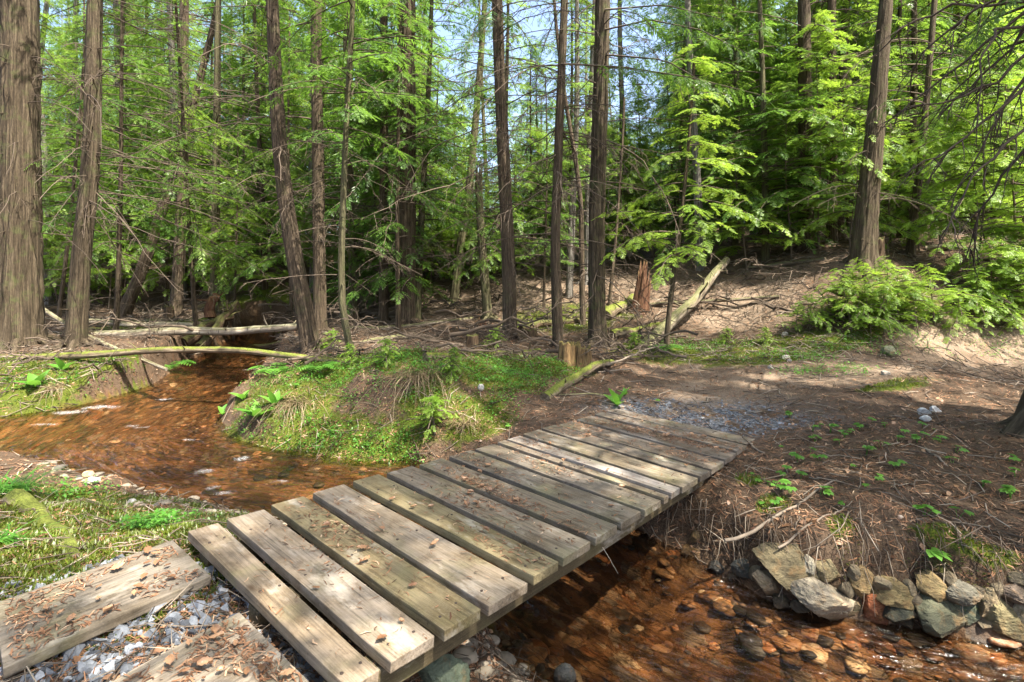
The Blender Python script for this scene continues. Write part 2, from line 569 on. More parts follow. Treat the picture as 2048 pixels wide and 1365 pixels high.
M_LOG_MOSS = mat_wood("mossy_log_wood", (0.035, 0.025, 0.016), (0.13, 0.10, 0.065), (0.26, 0.21, 0.14), 1.0, (0.12, 0.14, 0.025))
M_LOG_BARE = mat_wood("bare_log_wood", (0.035, 0.027, 0.018), (0.14, 0.112, 0.08), (0.27, 0.23, 0.175), 0.55, (0.10, 0.12, 0.03))
M_LOG_BIRCH = mat_wood("pale_log_bark", (0.10, 0.08, 0.055), (0.24, 0.20, 0.15), (0.42, 0.375, 0.30), 0.45, (0.10, 0.12, 0.03), 18, (0.05, 0.04, 0.03))
M_LOG_DARK = mat_wood("decayed_log_wood", (0.018, 0.012, 0.008), (0.075, 0.05, 0.03), (0.17, 0.115, 0.07), 0.6, (0.08, 0.10, 0.02))
M_ROT = mat_wood("red_rotten_wood", (0.025, 0.011, 0.007), (0.085, 0.040, 0.022), (0.18, 0.105, 0.062), 0.15, (0.08, 0.1, 0.02), 40)
M_STUMP = mat_wood("split_stump_wood", (0.035, 0.022, 0.011), (0.15, 0.095, 0.045), (0.34, 0.22, 0.10), 0.45, (0.09, 0.11, 0.02), 36)

# ------------------------------------------------------------------ terrain as a function
ZW = -0.75                                             # water level


def px(u, v, z):
    y = K * (CAM_H - z) / (v - HZ)
    return ((u - 1024) * y / K, y, z)


def pd(u, y, z):
    return ((u - 1024) * y / K, y, z)


CP = [px(*p) for p in [
    (1400, 840, -.29), (1260, 830, -.27), (1500, 770, -.22), (1950, 690, 0), (2048, 680, .03), (1300, 760, -.25), (1700, 800, -.17), (2000, 850, -.16),
    (1700, 950, -.22), (2040, 1000, -.22), (1700, 1050, -.30), (2040, 1130, -.36), (1450, 990, -.34), (1530, 905, -.28), (1420, 1040, -.5),
    (1600, 870, -.24), (1850, 750, -.09), (1850, 850, -.2), (1640, 740, -.1),
    (20, 1130, -.09), (60, 1000, -.32), (0, 920, -.62), (430, 1050, -.09), (300, 1060, -.20), (200, 1120, -.12), (200, 1020, -.45), (330, 1020, -.5), (440, 1030, -.3),
    (200, 1250, -.09), (450, 1250, -.085), (300, 1365, -.09), (600, 1365, -.13),
    (150, 780, -.5), (100, 755, -.33), (0, 780, -.45), (250, 745, -.35), (150, 700, -.15), (35, 690, -.13), (300, 700, -.25),
    (760, 752, -.10), (860, 775, -.18), (900, 700, -.12), (600, 722, -.2), (680, 740, -.16), (560, 800, -.48), (650, 862, -.62), (850, 880, -.62), (960, 868, -.45),
    (480, 850, -.62), (1100, 828, -.28), (1000, 780, -.24), (1150, 722, -.12), (780, 850, -.58), (740, 800, -.33), (900, 830, -.38),
    (1020, 670, -.1), (1190, 690, -.1), (1118, 690, -.1), (900, 600, .3), (1200, 562, .9), (1000, 555, .95), (1290, 605, .45), (1450, 650, .12),
    (1560, 562, 1.0), (1600, 640, .32), (1750, 662, .22), (1900, 645, .35), (2045, 600, .7), (1450, 700, -.08), (1400, 740, -.2), (1700, 700, -.02), (1560, 700, -.02),
    (300, 640, -.1), (430, 600, .1), (100, 610, 0), (640, 670, -.1), (780, 640, -.05), (620, 590, .35), (450, 545, 1.05), (760, 565, .75),
]] + [pd(*p) for p in [
    (1300, 17, 1.75), (1730, 10.5, 1.45), (1600, 14, 1.86), (1820, 12, 1.57), (2000, 13, 1.9), (1400, 13.5, 1.2),
    (0, 22, 0.3), (200, 30, 1.2), (500, 30, 2.0), (1024, 30, 2.6), (1500, 30, 2.9), (2000, 30, 3.2), (-400, 20, 0.0), (2500, 12, 1.2), (2600, 5, -.05),
    (0, 60, 3), (1024, 60, 5), (2048, 60, 6), (0, 120, 5), (1024, 120, 8), (2048, 120, 9), (-1500, 9, -.1), (-1200, 3, -.1), (2900, 25, 2.5), (-1000, 5.5, -.45),
]] + [(-1, 0.5, -.1), (-3, 0.6, -.08), (0, -3, -.1), (-4, -3, -.1), (4, -3, -.4), (5, 2.2, -.35), (7, 3, -.2), (-9, -2, 0), (9, -1, -.2), (0, -20, 0), (30, -10, 0), (-30, -10, 0),
      (0.2, 2.2, -.60), (-0.15, 2.6, -.58), (-0.5, 3.0, -.55), (-1.2, 3.6, -.55), (0.6, 1.5, -.6), (-0.45, 1.75, -.30), (-0.9, 2.1, -.12), (-1.3, 2.5, -.10), (-1.0, 2.65, -.26), (-1.5, 3.2, -.36)]
CP = np.array(CP)


def _w(x, y):
    r = np.sqrt(x * x + y * y) + 0.6
    th = np.arctan2(x, y)
    return np.stack([th * 1.6, np.log(r) * 1.6], -1)


_C = _w(CP[:, 0], CP[:, 1])


def _phi(r2):
    return r2 * np.log(r2 + 1e-12) * 0.5


_n = len(_C)
_A = np.zeros((_n + 3, _n + 3))
_A[:_n, :_n] = _phi(((_C[:, None] - _C[None]) ** 2).sum(-1)) + np.eye(_n) * 0.004
_A[:_n, _n] = 1
_A[:_n, _n + 1:] = _C
_A[_n:, :_n] = _A[:_n, _n:].T
_wt = np.linalg.solve(_A, np.r_[CP[:, 2], 0, 0, 0])


def tps(x, y):
    P = _w(np.ravel(x), np.ravel(y))
    out = np.empty(len(P))
    for a in range(0, len(P), 40000):
        q = P[a:a + 40000]
        out[a:a + 40000] = _phi(((q[:, None] - _C[None]) ** 2).sum(-1)) @ _wt[:_n] + _wt[_n] + q @ _wt[_n + 1:]
    return out.reshape(np.shape(x))


def wl(u, v):
    p = px(u, v, ZW)
    return (p[0], p[1])


# waterline polygon: left side going downstream, then the right side back upstream
LEFT_W = [(-8.5, 16.5), (-7.2, 13.0), wl(350, 728), wl(330, 762), wl(240, 792), wl(120, 822), wl(0, 838), (-8.0, 7.0), (-7.9, 6.3), wl(-150, 890), wl(20, 905),
          wl(120, 935), wl(230, 968), wl(400, 1002), wl(520, 1022), (-1.5, 4.25), (-0.75, 3.75), (-0.12, 3.2), (0.32, 2.62), (0.8, 2.1), (1.6, 1.5), (3.2, 0.9), (6, 0.3)]
RIGHT_W = [(6.5, 1.9), (4.2, 2.55), wl(2048, 1296), wl(1900, 1272), wl(1750, 1252), wl(1600, 1232), wl(1500, 1188), wl(1420, 1140), (0.95, 4.3), (0.3, 4.95), (-0.4, 5.5), wl(840, 927),
           wl(700, 934), wl(590, 912), wl(480, 886), wl(428, 858), wl(440, 820), wl(520, 772), wl(545, 738), (-5.6, 13), (-6.8, 16.5)]
POLY = np.array(LEFT_W + RIGHT_W)


def smooth_poly(P, it=2):
    for _ in range(it):
        Q = np.roll(P, -1, 0)
        P = np.stack([0.75 * P + 0.25 * Q, 0.25 * P + 0.75 * Q], 1).reshape(-1, 2)
    return P


POLYS = smooth_poly(POLY, 2)


def sdist(x, y):
    """signed distance to the waterline, negative in the water"""
    x, y = np.ravel(x), np.ravel(y)
    A = POLYS
    B = np.roll(POLYS, -1, 0)
    best = np.full(len(x), 1e9)
    inside = np.zeros(len(x), bool)
    for a, b in zip(A, B):
        d = b - a
        t = np.clip(((x - a[0]) * d[0] + (y - a[1]) * d[1]) / (d @ d + 1e-12), 0, 1)
        best = np.minimum(best, np.hypot(x - a[0] - t * d[0], y - a[1] - t * d[1]))
        cr = (a[1] > y) != (b[1] > y)
        xi = a[0] + (y - a[1]) / (d[1] if abs(d[1]) > 1e-12 else 1e-12) * d[0]
        inside ^= cr & (x < xi)
    return np.where(inside, -best, best)


def gauss(x, y, cx, cy, r, ry=None):
    ry = r if ry is None else ry
    return np.exp(-((x - cx) / r) ** 2 - ((y - cy) / ry) ** 2)


def path_mask(x, y):
    pts = np.array([px(1330, 850, -.28)[:2], px(1480, 790, -.22)[:2], px(1680, 745, -.12)[:2], px(1900, 700, -.02)[:2], px(2080, 675, .03)[:2], (14.0, 11.0), (20, 13)])
    best = np.full(np.size(x), 1e9)
    X, Y = np.ravel(x), np.ravel(y)
    for a, b in zip(pts[:-1], pts[1:]):
        d = b - a
        t = np.clip(((X - a[0]) * d[0] + (Y - a[1]) * d[1]) / (d @ d), 0, 1)
        best = np.minimum(best, np.hypot(X - a[0] - t * d[0], Y - a[1] - t * d[1]))
    return best.reshape(np.shape(x))


HUM = [(*px(850, 790, -.2)[:2], .75, .22), (*px(730, 790, -.25)[:2], .55, .14), (*px(575, 830, -.55)[:2], .4, .14), (*px(480, 855, -.6)[:2], .3, .10),
       (*px(1460, 740, -.15)[:2], .7, .10), (*px(1120, 850, -.3)[:2], .3, .05)]


def hgt(x, y):
    shp = np.shape(x)
    x, y = np.ravel(np.asarray(x, float)), np.ravel(np.asarray(y, float))
    b = tps(x, y)
    for cx, cy, r, a in HUM:
        b = b + a * gauss(x, y, cx, cy, r)
    mg = np.maximum(gauss(x, y, -1.6, 7.0, 1.9, 1.5), gauss(x, y, -2.9, 7.2, 1.2, .9))
    b = b + mg * ((n2(x, y, 1.7, 3, 21.0) - .5) * .42 + (n2(x, y, 5.5, 2, 23.0) - .5) * .14)
    r = np.hypot(x, y)
    pm = sstep(1.4, 0.7, path_mask(x, y))
    near = sstep(0.9, 2.2, np.hypot(x + 1.3, y - 2.2))          # keep the landing at the near end level
    amp = (1 - 0.65 * pm) * (0.25 + 0.75 * near)
    fine = (n2(x, y, 0.9, 2, 3.1) - .5) * 0.16 + (n2(x, y, 3.3, 3, 7.7) - .5) * 0.10 + (n2(x, y, 14, 2, 1.2) - .5) * 0.035
    b = b + fine * amp + (n2(x, y, 0.16, 2, 9.0) - .5) * 0.9 * sstep(14, 30, r)
    wide = n2(x, y, 2.2, 2, 4.4)
    d = sdist(x, y) + (n2(x, y, 3.0, 3, 5.5) - .5) * 0.22
    bank = 0.12 + 0.26 * wide
    b = np.maximum(b, ZW + 0.03)
    out = ZW - 0.03 + (b - ZW + 0.03) * sstep(0.0, 1.0, d / bank)
    bed = ZW - 0.03 - (0.15 + .10 * sstep(4.5, 3.6, y)) * sstep(0, 0.5, -d) + (n2(x, y, 5, 2, 2.2) - .5) * 0.05
    return np.where(d > 0, out, bed).reshape(shp)


def hit(u, v, far=90):
    """where the line of sight through a photograph pixel meets the ground"""
    t = np.exp(np.linspace(math.log(0.9), math.log(far), 500))
    dx, dz = (u - 1024) / K, -(v - HZ) / K
    below = CAM_H + dz * t < hgt(dx * t, t)
    i = int(np.argmax(below))
    if not below[i]:
        i = len(t) - 1
    lo, hi = t[max(i - 1, 0)], t[i]
    tt = np.linspace(lo, hi, 24)
    bl = CAM_H + dz * tt < hgt(dx * tt, tt)
    y = tt[int(np.argmax(bl))] if bl.any() else hi
    return np.array([dx * y, y, float(hgt(np.array([dx * y]), np.array([y]))[0])])


def ground_at(x, y):
    return float(hgt(np.array([x]), np.array([y]))[0])


MOSS_SPOTS = [(*hit(u, v)[:2], r, ry) for u, v, r, ry in [
    (80, 770, 1.6, .9), (230, 760, 1.2, .8), (20, 740, 1.5, 1.0), (150, 1130, 1.0, .6), (60, 1170, .9, .5), (330, 1070, 1.0, .5), (250, 1040, .8, .4), (430, 1045, .35, .25), (200, 1005, .6, .22), (330, 1005, .4, .18), (60, 990, .5, .3), (60, 1060, .35, .5), (210, 1090, .5, .3),
    (560, 820, .9, .7), (650, 880, .9, .35), (760, 890, .8, .35), (700, 740, 1.4, .9), (850, 800, .5, .35), (960, 760, .9, .6), (1040, 730, .9, .7), (620, 745, 1.0, .8), (480, 860, .5, .4),
    (1430, 700, 1.2, .8), (1540, 720, 1.2, .6), (1650, 745, 1.0, .5), (1330, 700, .8, .8), (1780, 690, 1.4, .6), (1400, 720, .8, .6), (560, 650, 2.0, 1.5), (330, 650, 2, 1.5), (960, 840, .5, .4),
    (1960, 1115, .22, .10), (1880, 1095, .2, .10), (1690, 1070, .10, .14), (1545, 1010, .14, .12), (1900, 655, 1.6, .8), (2030, 650, 1.4, .8), (1580, 690, 1.0, .6), (1120, 640, 1.5, 1.2), (1730, 770, .9, .3), (1500, 960, .12, .1)]]
SUNLIT_SAND_SPOTS = [(*hit(u, v)[:2], r, ry) for u, v, r, ry in [  # sand colour with the sunlit patches of path and slope put into it
    (1400, 775, .7, .45), (1380, 735, .6, .5), (1960, 690, 1.2, .35), (2040, 685, 1.5, .28), (1500, 765, .7, .25), (1450, 620, 1.4, 1.0), (1540, 580, 1.6, 1.2), (1100, 570, 4.5, 2.5), (1300, 560, 2.5, 2.0), (1800, 740, 1.0, .25)]]
GRAV_SPOTS = [(*hit(u, v)[:2], r, ry) for u, v, r, ry in [
    (1400, 830, .9, .45), (1300, 815, .6, .35), (1500, 850, .7, .3), (200, 1280, .7, .4), (430, 1210, .35, .3), (300, 1330, .7, .4), (100, 1350, .6, .3)]]


def spots(x, y, L):
    m = np.zeros(np.shape(x))
    for cx, cy, r, ry in L:
        m = np.maximum(m, gauss(x, y, cx, cy, r, ry))
    return m


def flow_coord(x, y):
    """arc length along the stream and offset across it"""
    cl = np.array([(-7.5, 15), (-6.6, 12.2), (-5.6, 10.0), (-5.4, 8.2), (-5.0, 6.6), (-3.6, 5.6), (-2.2, 5.1), (-0.9, 4.7), (0.2, 4.0), (1.0, 3.1), (2.2, 2.35), (4.5, 1.6), (7, 1.0)])
    cl = np.array([[np.interp(s, range(len(cl)), cl[:, k]) for k in (0, 1)] for s in np.linspace(0, len(cl) - 1, 60)])
    ker = np.array([1, 2, 3, 2, 1]) / 9
    for k in (0, 1):
        cl[2:-2, k] = np.convolve(cl[:, k], ker, 'valid')
    seg = np.r_[0, np.cumsum(np.linalg.norm(np.diff(cl, axis=0), axis=1))]
    best = np.full(len(x), 1e9); s = np.zeros(len(x)); w = np.zeros(len(x)); den = np.zeros(len(x))
    for i, (a, b) in enumerate(zip(cl[:-1], cl[1:])):
        d = b - a; L = np.linalg.norm(d); d = d / L
        t = np.clip((x - a[0]) * d[0] + (y - a[1]) * d[1], 0, L)
        dd = np.hypot(x - a[0] - t * d[0], y - a[1] - t * d[1])
        ww = 1.0 / (dd + 0.08) ** 6
        side = (x - a[0]) * -d[1] + (y - a[1]) * d[0]
        s += ww * (seg[i] + t); w += ww * side; den += ww
    return np.stack([s / den, w / den, np.zeros(len(x))], -1)


def polar_grid(rs, th):
    R, T = np.meshgrid(rs, th, indexing='ij')
    return R * np.sin(T), R * np.cos(T)


rs = np.exp(np.linspace(math.log(0.35), math.log(140), 640))
th = np.radians(np.r_[np.linspace(-180, -58, 50, endpoint=False), np.linspace(-58, 58, 400, endpoint=False), np.linspace(58, 180, 50, endpoint=False)])
GX, GY = polar_grid(rs, th)
GZ = hgt(GX, GY)
nr, nt = GX.shape
GV = np.stack([GX.ravel(), GY.ravel(), GZ.ravel()], -1)
ii, jj = np.meshgrid(np.arange(nr - 1), np.arange(nt), indexing='ij')
GF = np.stack([ii * nt + jj, ii * nt + (jj + 1) % nt, (ii + 1) * nt + (jj + 1) % nt, (ii + 1) * nt + jj], -1).reshape(-1, 4)[:, ::-1]
SD = sdist(GX, GY).ravel()
PM = path_mask(GX, GY).ravel()
moss = np.clip(spots(GV[:, 0], GV[:, 1], MOSS_SPOTS) * 1.15 + 0.25 * (n2(GV[:, 0], GV[:, 1], .7, 3, 8.8) > .55), 0, 1)
moss *= np.where(PM < 0.7, 0.25, 1.0)
dzr = np.gradient(GZ, axis=0) / np.gradient(GX * 0 + np.hypot(GX, GY), axis=0)
dzt = np.gradient(GZ, axis=1) / (np.hypot(GX, GY) * np.maximum(np.gradient(th), 1e-6)[None])
NZ = (1 / np.sqrt(1 + dzr ** 2 + dzt ** 2)).ravel()
moss *= .38 + .62 * sstep(.42, .78, NZ)
moss *= .55 + .6 * n2(GV[:, 0], GV[:, 1], 3.1, 3, 15.5)
sand = np.clip(spots(GV[:, 0], GV[:, 1], SUNLIT_SAND_SPOTS) * .9 + 0.48 * sstep(1.0, .3, PM), 0, 0.85) * (.35 + 1.0 * sstep(.35, .65, n2(GV[:, 0], GV[:, 1], 1.6, 4, 12.2)))
grav = np.clip(spots(GV[:, 0], GV[:, 1], GRAV_SPOTS) * 1.2, 0, 1) * (n2(GV[:, 0], GV[:, 1], 9, 3, 6.1) > .42)
bedm = sstep(0.10, -0.06, SD + (n2(GV[:, 0], GV[:, 1], 6, 2, 3.3) - .5) * .2)
FLOW = flow_coord(GV[:, 0], GV[:, 1])
fc = SD[GF].mean(1)
fp = PM[GF].mean(1)
cls = np.where(fc < 0, 1, np.where(fp < 0.75, 2, 0))


def terrain_piece(name, sel):
    F = GF[sel]
    used, inv = np.unique(F, return_inverse=True)
    b = MB()
    b.add(GV[used], inv.reshape(F.shape))
    o = b.build(name, M_GROUND)
    a = o.data.attributes.new("mask", 'FLOAT_COLOR', 'POINT')
    a.data.foreach_set("color", np.stack([moss, grav, sand, bedm], -1)[used].astype(np.float32).ravel())
    a = o.data.attributes.new("flow", 'FLOAT_VECTOR', 'POINT')
    a.data.foreach_set("vector", FLOW[used].astype(np.float32).ravel())
    return tag(o, kind="structure")


terrain_piece("ground", cls == 0)
terrain_piece("stream_bed", cls == 1)
terrain_piece("path", cls == 2)

# ---- water sheet
wx = np.arange(-9.5, 7, 0.05)
wy = np.arange(0.2, 16.4, 0.05)
WX, WY = np.meshgrid(wx, wy, indexing='ij')
wsd = sdist(WX, WY).reshape(WX.shape)
keep = wsd < 0.35
kf = keep[:-1, :-1] & keep[1:, :-1] & keep[1:, 1:] & keep[:-1, 1:]
a_, b_ = np.nonzero(kf)
nyw = len(wy)
WF = np.stack([a_ * nyw + b_, (a_ + 1) * nyw + b_, (a_ + 1) * nyw + b_ + 1, a_ * nyw + b_ + 1], -1)
used, inv = np.unique(WF, return_inverse=True)
WXY = np.stack([WX.ravel()[used], WY.ravel()[used]], -1)
wflow = flow_coord(WXY[:, 0], WXY[:, 1])
wz = ZW + (fbm(wflow * [2.0, 5.0, 1], 3) - .5) * 0.03
SKY_GLINTS = [(140, 826, .5, .22), (210, 815, .45, .2), (180, 818, .3, .2), (285, 855, .22, .10), (410, 944, .20, .16), (485, 918, .22, .12), (450, 988, .22, .10), (425, 978, .18, .1), (265, 852, .2, .1), (500, 740, .6, .12), (330, 800, .3, .12), (560, 965, .2, .08), (640, 985, .15, .06), (90, 850, .4, .1), (380, 880, .2, .08)]
sky_glint = np.zeros(len(used))
for u, v, r, ry in SKY_GLINTS:
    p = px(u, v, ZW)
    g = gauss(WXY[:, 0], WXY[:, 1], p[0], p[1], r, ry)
    sky_glint = np.maximum(sky_glint, g)
    wz += 0.03 * g * (fbm(np.c_[WXY * 14, WXY[:, :1] * 0], 2) - .3)
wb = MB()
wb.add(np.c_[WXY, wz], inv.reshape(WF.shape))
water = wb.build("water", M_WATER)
a = water.data.attributes.new("sky_glint", 'FLOAT', 'POINT')
a.data.foreach_set("value", sky_glint.astype(np.float32))
a = water.data.attributes.new("flow", 'FLOAT_VECTOR', 'POINT')
a.data.foreach_set("vector", wflow.astype(np.float32).ravel())
tag(water, kind="structure")

# ------------------------------------------------------------------ footbridge
VPB, VPP = (1955.7, 610.7), (-199.7, 476.1)


def ray(u, v):
    return np.array([(u - 1024) / K, 1.0, -(v - HZ) / K])


D1 = ray(*VPB); D1 /= np.linalg.norm(D1)
D2 = ray(*VPP); D2 -= D1 * (D1 @ D2); D2 /= np.linalg.norm(D2)
DN = np.cross(D1, D2)
EYE = np.array([0, 0, CAM_H])


def on_deck(u, v, drop=0.0):
    d = ray(u, v)
    return EYE + d * (-(CAM_H + drop) / (d @ DN))


PLK = [((375, 1062), (437, 1046), (697, 1379), (758.7, 1342)), ((455, 1040), (527, 1018), (781, 1326), (869.6, 1274)), ((543, 1011), (607, 992), (890, 1263.7), (962, 1220)),
       ((625, 985), (688, 968), (979, 1212), (1054.7, 1164)), ((705, 963), (758, 950), (1069, 1155), (1116, 1124)), ((772, 946), (825, 933), (1127, 1118), (1181, 1085)),
       ((837, 928), (885, 917), (1191, 1078), (1235, 1052)), ((898, 913), (942, 901), (1242, 1047), (1281.5, 1023.6)), ((950, 897), (988, 887), (1290, 1019), (1322, 1000)),
       ((995, 884), (1010, 880), (1328, 996), (1338, 991)), ((1014, 879), (1040, 872), (1343, 987), (1360, 977)), ((1045, 868), (1078, 860), (1364, 975), (1397, 957)),
       ((1083, 857), (1110, 850), (1402, 954), (1420, 942)), ((1116, 849), (1146, 841), (1425, 938), (1448, 922)), ((1152, 839), (1183, 831), (1452, 919), (1471, 906)),
       ((1188, 829), (1209, 824), (1475, 903), (1491, 891.5)), ((1213, 822), (1233, 817), (1494, 889), (1508, 877))]
PLANK_COL = [(0.226, 0.18, 0.132), (0.237, 0.196, 0.154), (0.187, 0.153, 0.09), (0.221, 0.183, 0.141), (0.203, 0.167, 0.094), (0.203, 0.17, 0.129), (0.175, 0.146, 0.109), (0.142, 0.123, 0.099), (0.15, 0.129, 0.105), (0.187, 0.153, 0.117), (0.271, 0.24, 0.214), (0.175, 0.146, 0.107), (0.139, 0.117, 0.094), (0.193, 0.159, 0.124), (0.198, 0.164, 0.132), (0.203, 0.17, 0.137), (0.209, 0.178, 0.144)]
D_ORG = on_deck(375, 1062)


def deck_local(u, v):
    q = on_deck(u, v) - D_ORG
    return np.array([q @ D1, q @ D2])


bridge = empty("footbridge", D_ORG, "low wooden plank footbridge with open gaps crossing the stream", "bridge")
bridge.rotation_mode = 'QUATERNION'
bridge.rotation_quaternion = Matrix(np.stack([D1, D2, DN], 1).tolist()).to_quaternion()


def prism(name, corners, top, thick, mat, parent, bev=0.005, color=None, cut=6):
    """a board: four plan corners (x, y), top height, thickness; origin at its middle, grain along local y"""
    c = np.array(corners, float)
    mid = c.mean(0)
    bm = bmesh.new()
    vs = [bm.verts.new((p[0] - mid[0], p[1] - mid[1], z)) for z in (-thick, 0) for p in c]
    bm.faces.new(vs[0:4][::-1]); bm.faces.new(vs[4:8])
    for i in range(4):
        j = (i + 1) % 4
        bm.faces.new((vs[i], vs[j], vs[4 + j], vs[4 + i]))
    bmesh.ops.recalc_face_normals(bm, faces=bm.faces)
    long_e = [e for e in bm.edges if abs(e.verts[0].co.y - e.verts[1].co.y) > 0.5]
    bmesh.ops.subdivide_edges(bm, edges=long_e, cuts=cut * 4, use_grid_fill=True)
    seed = random.random() * 90
    for v in bm.verts:
        w = fbm(np.array([[v.co.y * 2.2, v.co.x * 9, seed]]), 2)[0] - .5
        v.co.z += 0.010 * w
        v.co.x += 0.004 * (fbm(np.array([[v.co.y * 5, (1 if v.co.x > 0 else -1) * 7, seed]]), 3)[0] - .5)
        if abs(abs(v.co.y) - np.ptp(c[:, 1]) / 2) < 0.02:
            v.co.y += 0.006 * (fbm(np.array([[v.co.x * 40, v.co.z * 40, seed]]), 2)[0] - .5)
    sharp = [e for e in bm.edges if len(e.link_faces) == 2 and e.calc_face_angle(0) > 0.7]
    bmesh.ops.bevel(bm, geom=sharp, offset=bev, segments=2, profile=0.6, affect='EDGES')
    me = bpy.data.meshes.new(name)
    bm.to_mesh(me); bm.free()
    me.materials.append(mat)
    o = bpy.data.objects.new(name, me)
    COL.objects.link(o)
    o.location = (mid[0], mid[1], top)
    if parent is not None: o.parent = parent
    if color: o.color = (*color, 1)
    return o


for k, (a, b, c, d) in enumerate(PLK):
    la, lb, rc, rd = (deck_local(*p) for p in (a, b, c, d))
    yl, yr = (la[1] + lb[1]) / 2, (rc[1] + rd[1]) / 2
    prism("plank", [(la[0], yl), (rc[0], yr), (rd[0], yr), (lb[0], yl)], random.uniform(-.004, .004), 0.045, M_PLANK, bridge, 0.004, PLANK_COL[k])
LEN = deck_local(1233, 817)[0]
sm_ = MB()
sm_.tube(np.array([[0, 0, -.004], [0, 0, .0012], [0, 0, .0016]]), [.0065, .0065, .005], 8)
M_SCREW = NT("rusty_screw").fin((.035, .022, .016), .7, None, .5)
scr0 = None
for pl in [c for c in bridge.children if c.name.startswith("plank")]:
    wx_ = (max(v.co.x for v in pl.data.vertices) - min(v.co.x for v in pl.data.vertices)) * .26
    for y0 in (-0.20, -0.76, -1.385):
        for sx in (-1, 1):
            if scr0 is None:
                scr0 = sc_ = sm_.build("screw", M_SCREW, pl)
            else:
                sc_ = scr0.copy(); COL.objects.link(sc_); sc_.parent = pl
            sc_.location = (sx * wx_ + random.uniform(-.006, .006), y0 - pl.location.y + random.uniform(-.012, .012), .001)
for y0 in (-0.20, -0.76, -1.36):
    bw = MB()
    xs = np.linspace(0.05, LEN - 0.02, 30)
    o = prism("beam", [(-0.05, 0.02), (0.05, 0.02), (0.05, LEN), (-0.05, LEN)], 0, 0.10, M_PLANK, bridge, 0.006, (.085, .066, .036))
    o.rotation_euler = (0, 0, -math.pi / 2)
    o.location = (LEN / 2, y0, -0.056)

# the two boards lying on the gravel at the near end


def on_plane(u, v, z):
    y = K * (CAM_H - z) / (v - HZ)
    return np.array([(u - 1024) * y / K, y])


def loose_board(corners_px, z, label, color, thick=0.04):
    P = [on_plane(u, v, z) for u, v in corners_px]      # far-left, far-right, near-right, near-left with the long side first
    P = np.array(P)
    ax = P[1] - P[0]
    ang = math.atan2(ax[1], ax[0]) - math.pi / 2
    c_, s_ = math.cos(-ang), math.sin(-ang)
    mid = P.mean(0)
    Q = (P - mid) @ np.array([[c_, s_], [-s_, c_]])
    o = prism("board", Q, 0, thick, M_PLANK, None, 0.004, color)
    o.location = (mid[0], mid[1], z)
    o.rotation_euler = (0, 0, ang)
    return tag(o, label, "board")


loose_board([(-12, 1208), (345, 1081), (422, 1151), (6, 1338)], -0.03, "wide grey board strewn with dead leaves lying along the green moss", (.165, .142, .115))
loose_board([(120, 1420), (479, 1224), (640, 1385), (380, 1640)], -0.035, "pale worn board on gravel cut by the lower edge of the photo", (.24, .205, .165))
# ------------------------------------------------------------------ foliage
def spray_template(rng, pairs=9, sub=1, wid=0.085, curl=0.18):
    """one flat evergreen spray of unit length along +x: side sprigs are slim leaf quads"""
    V, T = [], []

    def kite(p, d, n, L, w, t):
        d = d / np.linalg.norm(d)
        s = np.cross(n, d)
        V.extend([p, p + d * L * 0.45 + s * w * .5, p + d * L, p + d * L * 0.45 - s * w * .5])
        T.extend([t - .1, t, t + .2, t])

    up = np.array([0, 0, 1.0])
    for i in range(pairs):
        t = (i + .5 + rng.uniform(-.3, .3)) / pairs
        base = np.array([t, 0, -curl * t * t])
        for sd in (-1, 1):
            if rng.random() < .08: continue
            a = math.radians(rng.uniform(42, 66) - 18 * t)
            L = (0.33 * (1 - t) ** .75 + .10) * rng.uniform(.7, 1.25)
            d = np.array([math.cos(a), sd * math.sin(a), rng.uniform(-.30, .06) - curl * t])
            nn = up + rng.normal(0, .25, 3)
            if sub == 1:
                kite(base, d, nn, L, wid * rng.uniform(.8, 1.2), rng.uniform(.35, .6))
            else:
                m = max(2, int(L / 0.075))
                dn = d / np.linalg.norm(d)
                for q in range(m):
                    f = (q + .4) / m
                    bp = base + dn * L * f
                    for s2 in (-1, 1):
                        a2 = a * sd + s2 * math.radians(48)
                        d2 = np.array([math.cos(a2), math.sin(a2), d[2] - .1])
                        kite(bp, d2, nn, (.115 - .05 * f) * rng.uniform(.8, 1.2), wid * .45, rng.uniform(.3, .6) + .15 * f)
                kite(base + dn * L * .5, dn, nn, L * .55, wid * .35, .6)
    kite(np.array([.82, 0, -curl * .67]), np.array([1, 0, -.3]), up, .22, wid, .65)
    return np.array(V), np.array(T)


TR = np.random.default_rng(3)
SPRAY_LO = [spray_template(TR, 14, 1, .046) for _ in range(6)]
SPRAY_HI = [spray_template(TR, 10, 2, .095) for _ in range(5)]


def put_sprays(mb, P, D, N, L, tint, lib, rng):
    """P,D,N: position, direction, up of each spray; L its length"""
    P, D, N = np.asarray(P, float), np.asarray(D, float), np.asarray(N, float)
    if len(P) == 0: return
    L = np.asarray(L, float); tint = np.asarray(tint, float)
    D = D / (np.linalg.norm(D, axis=1)[:, None] + 1e-9)
    S_ = np.cross(N, D); S_ /= np.linalg.norm(S_, axis=1)[:, None] + 1e-9
    U = np.cross(D, S_)
    M = np.stack([D, S_, U], -1) * L[:, None, None]
    pick = rng.integers(0, len(lib), len(P))
    for k, (V, T) in enumerate(lib):
        s = np.nonzero(pick == k)[0]
        if len(s) == 0: continue
        W_ = np.einsum('nij,vj->nvi', M[s], V) + P[s][:, None, :]
        nq = len(V) // 4
        f = np.arange(len(s) * nq * 4).reshape(-1, 4)
        mb.add(W_.reshape(-1, 3), f, None, (T[None] + tint[s][:, None] - .5).ravel())


